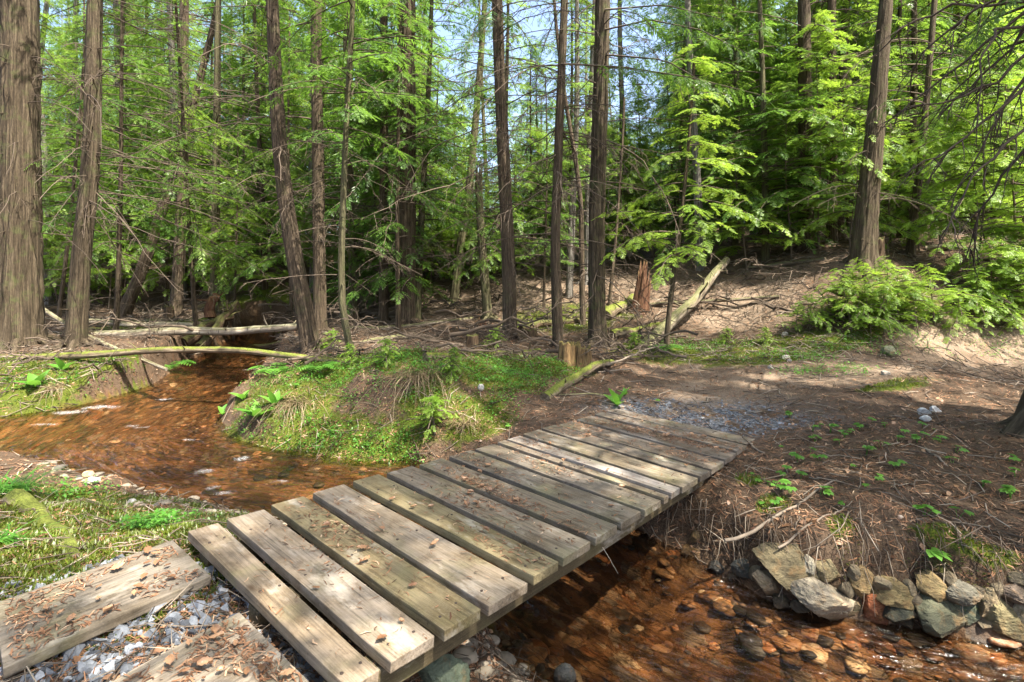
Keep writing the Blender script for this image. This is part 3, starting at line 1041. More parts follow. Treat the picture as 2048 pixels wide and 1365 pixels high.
class Tree:
    """collects one tree in local coordinates: trunk line, limbs, dead branches, sprays"""

    def __init__(self, rng, axis):
        self.rng, self.axis = rng, axis            # axis(h) -> (x, y) of the trunk centre
        self.P, self.D, self.N, self.L, self.T = [], [], [], [], []
        self.limb = MB()
        self.dead = MB()
        self.marks = []

    def at(self, h):
        x, y = self.axis(h)
        return np.array([x, y, h])

    def curve(self, h, az, L, rise, droop, m=8, wob=.05):
        t = np.linspace(0, 1, m)
        out = t * L
        z = rise * L * t - droop * L * t * t
        wx = np.cumsum(self.rng.normal(0, wob, m)) * L / m
        p = self.at(h)
        dx, dy = math.cos(az), math.sin(az)
        return np.c_[p[0] + dx * out - dy * wx, p[1] + dy * out + dx * wx, p[2] + z + np.cumsum(self.rng.normal(0, wob * .5, m)) * L / m]

    def bough(self, pts, spray, step, start=.22, hang=.12, r0=.018, tint0=.5, width=.55):
        """live bough: a limb line carrying flat sprays on both sides"""
        rng = self.rng
        L = np.linalg.norm(np.diff(pts, axis=0), axis=1).sum()
        self.limb.tube(pts, np.linspace(r0, .004, len(pts)), 4, rng.uniform(.2, .5), cap=False)
        n = max(3, int(L * (1 - start) / step))
        tt = np.linspace(start, 1, n)
        q = np.stack([np.interp(tt, np.linspace(0, 1, len(pts)), pts[:, k]) for k in range(3)], -1)
        tan = np.stack([np.interp(tt, np.linspace(0, 1, len(pts)), np.gradient(pts[:, k])) for k in range(3)], -1)
        tan /= np.linalg.norm(tan, axis=1)[:, None]
        bt = rng.uniform(-.20, .20) + tint0
        for i in range(n):
            f = 1 - .55 * max(0, (tt[i] - .3)) / .7
            for sd in (-1, 1):
                if rng.random() < .1: continue
                a = sd * math.radians(rng.uniform(38, 72))
                d = np.array([tan[i, 0] * math.cos(a) - tan[i, 1] * math.sin(a), tan[i, 0] * math.sin(a) + tan[i, 1] * math.cos(a), tan[i, 2] - hang * rng.uniform(.3, 1.8)])
                self.P.append(q[i] + rng.normal(0, .02, 3)); self.D.append(d)
                self.N.append(np.array([0, 0, 1]) + rng.normal(0, .24, 3))
                self.L.append(spray * f * rng.uniform(.7, 1.25)); self.T.append(bt + rng.uniform(-.12, .12))
        self.P.append(q[-1]); self.D.append(tan[-1] + np.array([0, 0, -hang])); self.N.append(np.array([0, 0, 1.0])); self.L.append(spray * .7); self.T.append(bt + .1)

    def dead_branch(self, pts, r0=.014, twigs=6, tl=.5, hang=.5):
        rng = self.rng
        tint = rng.uniform(.12, .55)
        self.marks.append(len(self.dead.v))
        self.dead.tube(pts, np.linspace(r0, .0035, len(pts)), 5, tint, cap=False)
        for _ in range(twigs):
            f = rng.uniform(.2, .98)
            p = np.array([np.interp(f, np.linspace(0, 1, len(pts)), pts[:, k]) for k in range(3)])
            i = min(int(f * (len(pts) - 1)), len(pts) - 2)
            d = pts[i + 1] - pts[i]; d /= np.linalg.norm(d)
            a = rng.choice([-1, 1]) * rng.uniform(.5, 1.2)
            d = np.array([d[0] * math.cos(a) - d[1] * math.sin(a), d[0] * math.sin(a) + d[1] * math.cos(a), d[2] - hang * rng.uniform(-.2, 1.4)])
            d /= np.linalg.norm(d)
            l = tl * rng.uniform(.3, 1.1) * (1.1 - .6 * f)
            m = 5
            t = np.linspace(0, 1, m)[:, None]
            q = p + d * l * t + np.array([0, 0, -.35 * l]) * t * t + np.cumsum(rng.normal(0, .02, (m, 3)), 0) * l * 2
            self.dead.tube(q, np.linspace(r0 * .42, .002, m), 3, tint + rng.uniform(-.1, .15), cap=False)
            for _k in range(2):
                g = rng.uniform(.2, .9)
                p2 = q[int(g * (m - 1))]
                d2 = d + rng.normal(0, .6, 3); d2 /= np.linalg.norm(d2)
                self.dead.tube(np.array([p2, p2 + d2 * l * .22 + [0, 0, -.03 * l], p2 + d2 * l * .42 + [0, 0, -.12 * l]]), [.003, .0025, .0015], 3, tint + rng.uniform(-.1, .2), cap=False)

    def crown(self, h0, h1, nb, Lmax, spray=.5, step=.2, rise=.12, droop=.35, shape=.75, tint0=.5, start=.22, az_pref=None, low=.6):
        rng = self.rng
        for k in range(nb):
            f = (k + rng.random()) / nb
            h = h0 + (h1 - h0) * f
            if h1 > 9 and h > 6.5 and rng.random() < THIN: continue
            az = rng.uniform(0, 2 * math.pi) if az_pref is None else az_pref + rng.normal(0, .9)
            L = Lmax * ((1 - f) ** shape * .92 + .08) * rng.uniform(.65, 1.15) * min(1, low + f * 4 * (1 - low))
            pts = self.curve(h, az, L, rise * rng.uniform(.2, 1.8), droop * rng.uniform(.5, 1.4))
            self.bough(pts, spray * (.75 + .25 * min(1, L)), step, start, r0=.006 + .006 * L, tint0=tint0)

    def dead_zone(self, h0, h1, n, Lm, rise=.1, droop=.45, twigs=6, az_pref=None, r0=.009, tl=.42):
        for k in range(n):
            h = self.rng.uniform(h0, h1)
            az = self.rng.uniform(0, 2 * math.pi) if az_pref is None else az_pref + self.rng.normal(0, .7)
            L = Lm * self.rng.uniform(.35, 1.15)
            self.dead_branch(self.curve(h, az, L, rise * self.rng.uniform(-.5, 2), droop * self.rng.uniform(.3, 1.4), 9, .10), r0 * (.5 + .5 * L / Lm), twigs, tl)

    def cull(self, base, gaps):
        if not gaps or not self.P: return
        P = np.array(self.P) + base
        keep = np.ones(len(P), bool)
        for g, r in gaps:
            w = P - g
            t = w @ S
            keep &= ~((np.linalg.norm(w - t[:, None] * S, axis=1) < r) & (t > .6))
        idx = np.nonzero(keep)[0]
        for nme in 'PDNLT':
            setattr(self, nme, [getattr(self, nme)[i] for i in idx])

    def emit(self, root, lib, needle, twigm=None, crown_name="crown"):
        if self.P:
            mb = MB()
            put_sprays(mb, self.P, self.D, self.N, self.L, self.T, lib, self.rng)
            nf = len(mb.f)
            if self.limb.n:
                for v, f, tc, tn in zip(self.limb.v, self.limb.f, self.limb.tc, self.limb.tint):
                    mb.add(v, f - f.min(), tc, tn, 1)
            mb.build(crown_name, [needle, M_TWIG], root)
        if self.dead.n:
            cuts = self.marks + [len(self.dead.v)]
            for a, b in zip(cuts[:-1], cuts[1:]):
                m = MB()
                for k in range(a, b):
                    v = self.dead.v[k]
                    m.add(v, self.dead.f[k] - self.dead.f[k].min(), self.dead.tc[k], self.dead.tint[k])
                m.build("dead_branch", M_TWIG, root)


def bark_fn(amp, seed, flare=0.0, freq=9.0, lobes=5, fh=.35):
    def fn(tc, arc, th):
        q = np.c_[tc[:, :2] * freq * 4, tc[:, 2] * freq * .28]
        r = 1 + amp * (np.abs(fbm(q + seed, 3) - .5) * 4 - .5)
        r += .06 * (fbm(np.c_[np.cos(th), np.sin(th), arc * .8] + seed, 2) - .5)
        if flare:
            r += flare * np.exp(-arc / fh) * (1 + .55 * np.cos(th * lobes + seed) + .3 * np.cos(th * 3 + 2 * seed))
        return r
    return fn


THIN = .50
SUN_GAPS = [(np.array(px(u, v, z)), r) for u, v, z, r in [  # sprays between these points and the sun are cut away for sun patches
    (850, 1000, -.1, .20), (1010, 1085, -.05, .24), (1180, 960, -.15, .18), (330, 1150, -.03, .22),
    (1400, 778, -.2, .40), (1640, 1170, -.6, .2), (150, 1120, -.1, .45), (60, 1040, -.25, .25), (430, 950, -.75, .5), (350, 830, -.75, .5), (200, 880, -.75, .4), (600, 960, -.75, .3), (1540, 1010, -.3, .16), (880, 800, -.2, .2), (1600, 1310, -.75, .3)]]
SUN_GAPS += [(hit(u, v), r) for u, v, r in [(1960, 690, .6), (1650, 650, .8), (1720, 630, 1.1), (1830, 620, 1.2), (1930, 610, 1.2), (2020, 630, 1.0), (250, 745, .6), (1100, 565, 3.0), (1300, 555, 2.2), (1540, 580, 1.8), (1430, 530, 1.6), (1560, 500, 1.8)]]
SUN_GAPS += [(hit(u, v) + [0, 0, 1.6], r) for u, v, r in [(1450, 550, 1.6), (1560, 525, 1.8), (1640, 505, 1.6), (1960, 580, 1.3), (2040, 560, 1.3), (300, 610, 1.6), (450, 600, 1.6)]]
SUN_GAPS += [(hit(u, v), r) for u, v, r in [(330, 622, 1.6), (450, 610, 1.8), (560, 640, 1.0), (720, 610, 1.5), (840, 610, 1.5), (960, 650, .8), (1500, 765, .35), (1700, 735, .45), (1880, 702, .6)]]


def main_tree(name, label, line, wpx, htop, bark, seed, flare=.35, depth=None, amp=.10, crown=None, dead=None, extra=None, needle=None, lib=None, cat="tree", group=None, sides=40, top_r=None, broken=False):
    """line: photograph pixels from the base up; wpx: (base width px, width px at the last point)"""
    rng = np.random.default_rng(seed)
    base = hit(*line[0]) if depth is None else np.array([(line[0][0] - 1024) * depth / K, depth, 0])
    if depth is not None: base[2] = ground_at(base[0], base[1])
    Y = base[1]
    pts = [np.zeros(3) - [0, 0, .25]] + [np.array([(u - 1024) * Y / K - base[0], 0, CAM_H - (v - HZ) * Y / K - base[2]]) for u, v in line[1:]]
    pts = np.array(pts)
    ly = rng.normal(0, .02)
    pts[:, 1] = ly * pts[:, 2]
    r0, r1 = wpx[0] * Y / K / 2, wpx[1] * Y / K / 2
    hs = pts[:, 2]
    last = hs[-1]
    if htop > last + .3:
        d = (pts[-1] - pts[-2]) / (hs[-1] - hs[-2])
        ext = [pts[-1] + d * (htop - last) * f * [1 - .4 * f, 1, 1] for f in (.3, .65, 1.0)]
        ctrl = np.vstack([pts, ext])
    else:
        ctrl = pts
    ch = ctrl[:, 2]
    from_h = np.r_[np.arange(-.25, min(last, 9) + .01, .14), np.arange(min(last, 9) + .4, max(htop, last) + .01, .6)]
    from_h = from_h[from_h <= max(htop, ch[-1] if htop > last else last)]

    def sm(h, k):
        h = np.atleast_1d(h)
        return sum(w * np.interp(h + o, ch, ctrl[:, k]) for o, w in ((-.5, .2), (0, .6), (.5, .2))) if not np.isscalar(h) else 0

    X, Yy = sm(from_h, 0), sm(from_h, 1)
    rad = np.interp(from_h, [-.25, .35, last, max(htop, last + .01)], [r0 * 1.03, r0, r1, .03 if not broken else r1 * .9])
    cat_ = cat
    root = empty(name, base, label, cat_, group)
    tb = MB()
    f = bark_fn(amp, seed * 1.7, flare, 9.0 if r0 > .15 else 14.0)
    tb.tube(np.c_[X, Yy, from_h], rad, sides, .5, True, f)
    ax = lambda h: (float(sm(np.array([h]), 0)[0]), float(sm(np.array([h]), 1)[0]))
    T = Tree(rng, ax)
    # bark knots and stubs
    for _ in range(int(6 + 8 * (r0 > .1))):
        h = rng.uniform(.4, min(last, 8)); az = rng.uniform(0, 6.28)
        L = rng.uniform(.06, .3) + np.interp(h, from_h, rad)
        tb.tube(T.curve(h, az, L, rng.uniform(-.3, .3), .1, 4), [.02, .012, .008, .005], 5, .4)
    if r0 > .07 and Y < 16:
        for k in range(6):
            az = k * 1.05 + rng.uniform(-.4, .4); dx, dy = math.cos(az), math.sin(az)
            rr_ = min(r0, .20)
            rl = r0 + rr_ * rng.uniform(1.4, 3.0)
            tt = np.linspace(.9 * r0 / rl, 1, 7)
            qx, qy = dx * rl * tt + rng.normal(0, .02, 7), dy * rl * tt + rng.normal(0, .02, 7)
            gz = hgt(qx + base[0], qy + base[1]) - base[2]
            qz = gz + np.interp(np.linspace(0, 1, 7), [0, .4, 1], [rr_ * .6, rr_ * .12, -rr_ * .3])
            tb.tube(np.c_[qx, qy, qz], rr_ * np.linspace(.42, .14, 7), 10, .5, True, bark_fn(.1, seed + k, 0, 14))
    if broken:
        for k in range(9):
            az = k * .7; p = T.at(last - .05); rr = r1 * .75
            b0 = p + np.array([math.cos(az) * rr, math.sin(az) * rr, -.1])
            tb.tube(np.array([b0, b0 + [0, 0, .2], b0 + [0, 0, rng.uniform(.3, .6)]]), [rr * .35, rr * .25, .004], 5, .5)
    tb.build("trunk", bark, root)
    for c in (crown or []):
        T.crown(**c)
    for d in (dead or []):
        T.dead_zone(**d)
    if extra: extra(T, base)
    T.cull(base, SUN_GAPS)
    T.emit(root, lib or SPRAY_LO, needle or M_NEEDLE)
    return root


def pix_curve(base, pixels, dys, m=10):
    """a drawn branch: photograph pixels with depths, in the tree's own coordinates"""
    q = np.array([[(u - 1024) * y / K, y, CAM_H - (v - HZ) * y / K] for (u, v), y in zip(pixels, dys)]) - base
    t = np.linspace(0, 1, len(q)); tt = np.linspace(0, 1, m)
    return np.stack([np.interp(tt, t, q[:, k]) for k in range(3)], -1)


def drawn(deads=(), boughs=(), r0=.013, spray=.42, step=.15, tint0=.45):
    def f(T, base):
        Y = base[1]
        for pl, dy in deads:
            pts = pix_curve(base, pl, np.linspace(Y, Y + dy, len(pl)))
            pts[1:-1] += T.rng.normal(0, .015, pts[1:-1].shape)
            T.dead_branch(pts, r0, 9, .55, .6)
        for pl, dy in boughs:
            pts = pix_curve(base, pl, np.linspace(Y, Y + dy, len(pl)))
            T.bough(pts, spray, step, .2, .3, tint0=tint0)
    return f


HI = dict(spray=.42, step=.17)
# --- the trees one can tell apart, left to right
main_tree("cedar_tree", "huge fissured cedar trunk standing cut by the left edge of the photo", [(36, 690), (37, 400), (37, 100), (36, 0)], (72, 58), 26, M_BARK_CEDAR, 1, .34, amp=.14, sides=72,
          crown=[dict(h0=9, h1=26, nb=60, Lmax=4.2, spray=.8, step=.34)], dead=[dict(h0=2.0, h1=7.5, n=16, Lm=2.6, az_pref=-.4), dict(h0=1, h1=7, n=14, Lm=1.6)])
main_tree("cedar_tree", "second cedar trunk from the left edge with slanting dead twigs, curving up from the bank", [(150, 690), (158, 560), (166, 470), (180, 350), (184, 230), (185, 100), (188, 0)], (35, 26), 23, M_BARK_CEDAR, 2, .22, amp=.09, sides=56,
          crown=[dict(h0=8, h1=23, nb=55, Lmax=3.6, spray=.8, step=.34)],
          dead=[dict(h0=2.8, h1=8, n=26, Lm=4.6, rise=-.15, droop=.22, az_pref=.15, twigs=5, r0=.011, tl=.35), dict(h0=2.2, h1=6.5, n=16, Lm=3.6, rise=-.25, droop=.15, az_pref=.1, twigs=4, r0=.009), dict(h0=2.5, h1=3.6, n=8, Lm=1.0, rise=-.9, droop=.3, az_pref=-.2), dict(h0=2, h1=7, n=10, Lm=1.6)])
main_tree("cedar_tree", "thin dark trunk leaning strongly right beyond the pale fallen logs", [(238, 636), (285, 530), (325, 400), (352, 300), (380, 190)], (23, 14), 14, M_BARK_HEM, 3, .3,
          crown=[dict(h0=4.2, h1=14, nb=60, Lmax=2.8, spray=.55, step=.22)], dead=[dict(h0=1.5, h1=5, n=22, Lm=1.6)])
main_tree("conifer_tree", "straight shaded trunk just right of the strongly leaning thin trunk", [(350, 632), (362, 480), (368, 330), (372, 100)], (22, 17), 20, M_BARK_HEM, 4, .3,
          crown=[dict(h0=2.8, h1=20, nb=64, Lmax=3.0, spray=.6, step=.24, low=.8)], dead=[dict(h0=1, h1=6, n=26, Lm=1.8)])
main_tree("conifer_tree", "slim shaded trunk with mossy foot behind the dark decayed wood", [(428, 628), (432, 480), (436, 300)], (17, 14), 18, M_BARK_MOSS, 5, .3,
          crown=[dict(h0=2.8, h1=18, nb=56, Lmax=2.6, spray=.6, step=.24, low=.8)], dead=[dict(h0=1, h1=6, n=20, Lm=1.8)])
main_tree("hemlock_tree", "bowed trunk leaning left over the mossy log where it meets the bank", [(628, 702), (606, 610), (588, 520), (570, 410), (556, 300), (547, 180), (542, 80), (538, 0)], (35, 23), 22, M_BARK_HEM, 6, .3, amp=.08, sides=56,
          crown=[dict(h0=6.5, h1=22, nb=70, Lmax=3.2, spray=.7, step=.3)], dead=[dict(h0=1.8, h1=7.5, n=40, Lm=2.4, twigs=7)])
main_tree("hemlock_tree", "upright trunk close behind the bowed left-leaning trunk", [(641, 668), (638, 500), (636, 300), (632, 120), (634, 0)], (25, 20), 24, M_BARK_HEM, 7, .25, sides=40,
          crown=[dict(h0=4.2, h1=24, nb=80, Lmax=2.9, spray=.6, step=.24, low=.8)], dead=[dict(h0=1.5, h1=5, n=24, Lm=2.0)])
main_tree("hemlock_tree", "slender trunk with a hooked foot curving out of the moss", [(716, 716), (694, 676), (684, 610), (685, 500), (691, 380), (697, 260), (704, 160)], (14, 10), 12, M_BARK_MOSS, 8, .15, sides=32,
          crown=[dict(h0=3.6, h1=12, nb=60, Lmax=1.8, spray=.45, step=.17, low=.8)], dead=[dict(h0=1.2, h1=4.6, n=22, Lm=1.4, twigs=5)])
main_tree("hemlock_tree", "dark straight trunk left of the bushy double trunk in the middle distance", [(767, 648), (768, 450), (770, 260), (770, 100)], (19, 15), 18, M_BARK_HEM, 9, .25,
          crown=[dict(h0=4, h1=18, nb=80, Lmax=2.6, spray=.55, step=.22)], dead=[dict(h0=1, h1=5, n=22, Lm=1.9)])
main_tree("hemlock_tree", "stout trunk hung with dense green boughs left of the sky gap", [(812, 652), (816, 450), (818, 260), (820, 60), (820, 0)], (34, 26), 25, M_BARK_HEM, 10, .28, sides=40,
          crown=[dict(h0=4.2, h1=9, nb=46, Lmax=2.6, spray=.5, step=.18, low=.9, tint0=.55), dict(h0=8.5, h1=25, nb=60, Lmax=3.0, spray=.7, step=.3)], dead=[dict(h0=1, h1=5, n=30, Lm=2.2)],
          extra=drawn(boughs=[([(820, 250), (760, 310), (700, 390), (660, 420)], -2.0), ([(822, 120), (760, 190), (700, 230)], -1.5), ([(820, 60), (740, 80), (650, 130)], -2.0)]))
main_tree("hemlock_tree", "mossy trunk leaning right in front of the bright slope", [(905, 604), (922, 480), (938, 380), (950, 260), (960, 140)], (17, 13), 12, M_BARK_MOSS, 11, .2,
          crown=[dict(h0=6.5, h1=12, nb=18, Lmax=1.4, spray=.5, step=.24)], dead=[dict(h0=1.5, h1=8, n=18, Lm=1.6)])
main_tree("dead_snag", "broken leafless snag leaning left beside the tall central trunk", [(978, 640), (968, 540), (960, 440), (957, 355)], (18, 15), 0, M_BARK_MOSS, 12, .2, broken=True,
          dead=[dict(h0=1.2, h1=4.2, n=24, Lm=1.7)])
main_tree("hemlock_tree", "tall central trunk with bare arching twigs against the blue sky gap", [(1021, 676), (1017, 520), (1010, 380), (1003, 230), (997, 100), (994, 0)], (28, 22), 21, M_BARK_HEM, 13, .25, amp=.09, sides=52,
          crown=[dict(h0=7.6, h1=21, nb=40, Lmax=2.6, spray=.6, step=.26)], dead=[dict(h0=1.4, h1=7.8, n=56, Lm=2.5, twigs=8, r0=.012)],
          extra=drawn(deads=[([(1000, 240), (930, 265), (860, 300), (800, 400)], -1), ([(1000, 330), (900, 370), (800, 400), (720, 440)], -1.5), ([(1003, 210), (920, 180), (860, 240)], .8), ([(1005, 300), (940, 350), (880, 440)], -.6)],
                      boughs=[([(997, 20), (1030, 40), (1070, 100)], -.5), ([(997, 10), (960, 40), (930, 100)], -.6)]))
main_tree("hemlock_tree", "slim gently bowed trunk with long bare branches reaching both ways", [(1118, 692), (1113, 600), (1110, 480), (1116, 340), (1121, 200), (1126, 90), (1130, 0)], (21, 15), 18, M_BARK_HEM, 14, .18, sides=48,
          crown=[dict(h0=7, h1=18, nb=36, Lmax=2.4, spray=.6, step=.26)], dead=[dict(h0=1.8, h1=7, n=36, Lm=1.9, twigs=7, r0=.011)],
          extra=drawn(deads=[([(1116, 158), (1060, 150), (1015, 142)], .4), ([(1114, 180), (1075, 195), (1030, 245), (1010, 300)], -.4), ([(1113, 216), (1060, 225), (1020, 240)], -.5),
                             ([(1112, 310), (1070, 325), (1020, 360), (985, 400)], -.7), ([(1110, 372), (1060, 395), (1010, 425), (985, 450)], -.6), ([(1122, 128), (1180, 130), (1270, 140), (1370, 155), (1440, 170)], -1.0),
                             ([(1124, 60), (1180, 10), (1220, -20)], .5), ([(1112, 260), (1060, 290), (1010, 350)], .8), ([(1120, 250), (1150, 300), (1160, 420)], .3), ([(1118, 130), (1070, 130), (960, 160), (890, 230)], 1.0)],
                      boughs=[([(1128, 128), (1250, 135), (1380, 155), (1520, 190)], -1.6)]))
main_tree("hemlock_tree", "thin dark curved stem between the two largest central trunks", [(1166, 650), (1163, 520), (1161, 400), (1150, 320), (1138, 255)], (12, 8), 8, M_BARK_HEM, 15, .1, sides=28,
          crown=[dict(h0=5, h1=8, nb=14, Lmax=.9, spray=.4, step=.2)], dead=[dict(h0=1, h1=5, n=12, Lm=1.0)])
main_tree("dead_snag", "bare silver grey trunk standing behind the thickest central trunk", [(1172, 640), (1178, 400), (1184, 200), (1192, 0)], (17, 15), 15, M_BARK_GREY, 16, .1, depth=14.5,
          dead=[dict(h0=3, h1=12, n=14, Lm=1.4)])
main_tree("cedar_tree", "thickest central trunk rising straight beside the split rotten stump", [(1196, 692), (1193, 560), (1194, 430), (1199, 300), (1204, 150), (1208, 0)], (34, 29), 25, M_BARK_CEDAR, 17, .28, amp=.12, sides=64,
          crown=[dict(h0=8, h1=25, nb=55, Lmax=3.2, spray=.7, step=.3)], dead=[dict(h0=1.2, h1=7.5, n=44, Lm=2.1, twigs=8, r0=.011)],
          extra=drawn(deads=[([(1212, 280), (1290, 320), (1340, 410), (1360, 470)], -.8), ([(1206, 80), (1250, 100), (1290, 70)], .6), ([(1196, 520), (1180, 600), (1130, 640)], -.8)],
                      boughs=[([(1210, 60), (1300, 40), (1400, 60), (1500, 110)], -2.2), ([(1210, 20), (1330, 10), (1450, 40)], -2.5), ([(1212, 110), (1330, 120), (1450, 190)], -1.6)]))
main_tree("hemlock_sapling", "thin leaning sapling stem right of the split rotten stump", [(1330, 694), (1340, 600), (1355, 500), (1368, 380), (1380, 240)], (11, 5), 5.4, M_BARK_HEM, 18, .1, sides=16,
          crown=[dict(h0=1.6, h1=5.4, nb=34, Lmax=1.5, spray=.38, step=.15, tint0=.6, low=.9)], dead=[dict(h0=.5, h1=2, n=8, Lm=.9)], lib=SPRAY_HI, needle=M_SAPLING)
main_tree("hemlock_sapling", "hair thin bare stem just right of the thickest central trunk", [(1216, 612), (1232, 470), (1242, 330)], (7, 4), 5, M_BARK_HEM, 19, .1, sides=12,
          crown=[dict(h0=3.4, h1=5, nb=12, Lmax=.8, spray=.35, step=.15)], dead=[dict(h0=.8, h1=4, n=14, Lm=.9)])
main_tree("cedar_tree", "dark trunk half hidden by glowing young boughs on the right slope", [(1612, 500), (1611, 330), (1608, 160), (1606, 0)], (28, 22), 22, M_BARK_HEM, 20, .25,
          crown=[dict(h0=4.4, h1=22, nb=55, Lmax=3.0, spray=.6, step=.25, low=.8)], dead=[dict(h0=.8, h1=5, n=24, Lm=1.8)])
main_tree("cedar_tree", "big right leaning cedar on top of the right bank", [(1724, 528), (1733, 430), (1745, 320), (1758, 180), (1768, 70), (1775, 0)], (43, 23), 24, M_BARK_CEDAR, 21, .35, amp=.13, sides=64,
          crown=[dict(h0=5.5, h1=24, nb=80, Lmax=3.2, spray=.65, step=.28)], dead=[dict(h0=1, h1=6, n=26, Lm=2.0)])
main_tree("hemlock_tree", "slim trunk left of the big cedar on the right bank", [(1678, 476), (1679, 330), (1681, 150), (1684, 0)], (18, 14), 19, M_BARK_HEM, 22, .2,
          crown=[dict(h0=3.6, h1=19, nb=50, Lmax=2.6, spray=.55, step=.25, low=.8)], dead=[dict(h0=.8, h1=4, n=14, Lm=1.4)])
main_tree("hemlock_tree", "slender leaning trunk right of the big cedar on the bank", [(1818, 512), (1828, 430), (1842, 340), (1856, 200)], (16, 11), 15, M_BARK_HEM, 23, .2,
          crown=[dict(h0=3.0, h1=15, nb=70, Lmax=2.4, spray=.5, step=.22, low=.8)], dead=[dict(h0=.8, h1=4, n=14, Lm=1.4)])
main_tree("cedar_tree", "dark thick trunk deep in shade near the right edge", [(2006, 470), (2010, 300), (2014, 100), (2016, 0)], (38, 30), 23, M_BARK_HEM, 24, .25, depth=15,
          crown=[dict(h0=4.5, h1=23, nb=80, Lmax=3.2, spray=.65, step=.28)], dead=[dict(h0=.8, h1=5, n=20, Lm=1.8)])

RB = [([(2110, 60), (1990, 165), (1890, 205), (1815, 214)], -.2), ([(2110, 120), (2000, 220), (1900, 300), (1825, 338)], -.3), ([(2110, 190), (2010, 290), (1940, 360), (1890, 470)], -.4),
      ([(2110, 20), (2000, 60), (1960, 130), (1955, 250)], -.5), ([(2110, -20), (1960, 90), (1860, 180), (1760, 250)], .3), ([(2110, 80), (2020, 200), (1960, 300), (1900, 420)], .4),
      ([(2110, 250), (2030, 320), (1960, 420), (1930, 520)], .5), ([(2110, -60), (1950, 20), (1850, 100), (1790, 180)], .6), ([(2110, -20), (2020, 100), (1940, 180), (1840, 240)], 1.0), ([(2110, 0), (1900, 10), (1800, 60), (1720, 140)], 1.2)]
main_tree("cedar_tree", "near cedar at the right edge with flared root foot and sweeping bare boughs", [(2178, 872), (2205, 400), (2212, 0)], (160, 125), 21, M_BARK_CEDAR, 25, .75, amp=.14, sides=80,
          crown=[dict(h0=6.5, h1=21, nb=60, Lmax=3.6, spray=.7, step=.3)],
          extra=drawn(deads=RB, boughs=[([(2110, -10), (1980, 40), (1880, 110), (1780, 200)], 1.6), ([(2110, 60), (2000, 100), (1900, 190), (1850, 260)], 2.0), ([(2110, -60), (1960, -20), (1850, 40)], .9), ([(2110, -60), (2000, 0), (1940, 90)], .4)],
                      r0=.017, spray=.34, step=.12, tint0=.6))

# --- trees of the forest behind: a few grown kinds, copied
def proto_tree(name, label, cat, group, seed, H, r, crown, dead, needle, bark, lean=.02):
    rng = np.random.default_rng(seed)
    ph, lx, ly = rng.uniform(0, 6), rng.normal(0, lean), rng.normal(0, lean)
    ax = lambda h: (lx * h + .05 * math.sin(h * .5 + ph), ly * h + .05 * math.cos(h * .4 + ph))
    T = Tree(rng, ax)
    root = empty(name, (0, 0, -50), label, cat, group)
    h = np.r_[np.arange(-.3, 8, .35), np.arange(8, H + .01, 1.0)]
    pts = np.array([[*ax(q), q] for q in h])
    tb = MB()
    tb.tube(pts, np.interp(h, [-.3, H], [r, .02]), 18, .5, True, bark_fn(.08, seed, .3, 12))
    for c in crown: T.crown(**c)
    for d in dead: T.dead_zone(**d)
    for v, f, tc, tn in zip(T.dead.v, T.dead.f, T.dead.tc, T.dead.tint):
        tb.add(v, f - f.min(), tc, tn, 1)
    T.dead = MB()
    tb.build("trunk", [bark, M_TWIG], root)
    T.emit(root, SPRAY_LO, needle)
    return root


THIN = .2
G_BG = "slim conifers crowding the forest behind"
L_BG = ["slim conifer with bright sunlit foliage in the crowded forest behind the stream", "dark green bushy conifer in the crowded forest behind the stream", "tall bare-stemmed conifer in the crowded forest behind the stream"]
PROTO = []
for k in range(6):
    kind = k % 3
    H = [16, 13, 21][kind]
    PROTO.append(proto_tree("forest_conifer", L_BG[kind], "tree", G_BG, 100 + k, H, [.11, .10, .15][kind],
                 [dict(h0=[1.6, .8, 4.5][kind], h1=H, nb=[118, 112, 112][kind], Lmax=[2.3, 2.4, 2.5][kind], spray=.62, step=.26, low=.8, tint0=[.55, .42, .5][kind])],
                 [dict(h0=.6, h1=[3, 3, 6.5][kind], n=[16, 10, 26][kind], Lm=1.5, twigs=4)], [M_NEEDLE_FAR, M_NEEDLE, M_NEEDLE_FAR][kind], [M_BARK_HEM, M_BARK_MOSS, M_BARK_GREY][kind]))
used_xy = []
cnt = [0] * 6
rb = np.random.default_rng(77)
for _ in range(4000):
    if sum(cnt) >= 285: break
    y = 13 * math.exp(rb.uniform(0, 1.55))
    u = rb.uniform(-260, 2300)
    if 845 < u < 1000 and y > 13 and rb.random() < .93: continue
    if 1215 < u < 1330 and rb.random() < .7: continue
    if 1000 <= u < 1215 and rb.random() < .5: continue
    if u < 700 and y < 17: continue
    x = (u - 1024) * y / K
    if any((x - a) ** 2 + (y - b) ** 2 < (0.8 + .03 * y) ** 2 for a, b in used_xy): continue
    used_xy.append((x, y))
    k = int(rb.integers(0, 6))
    o = PROTO[k] if cnt[k] == 0 else copy_tree(PROTO[k])
    cnt[k] += 1
    s = rb.uniform(.75, 1.2)
    if 1000 <= u < 1330: s *= .62
    o.location = (x, y, ground_at(x, y) - .05)
    o.scale = (s, s, s)
    o.rotation_euler = (rb.normal(0, .02), rb.normal(0, .02), rb.uniform(0, 6.28))

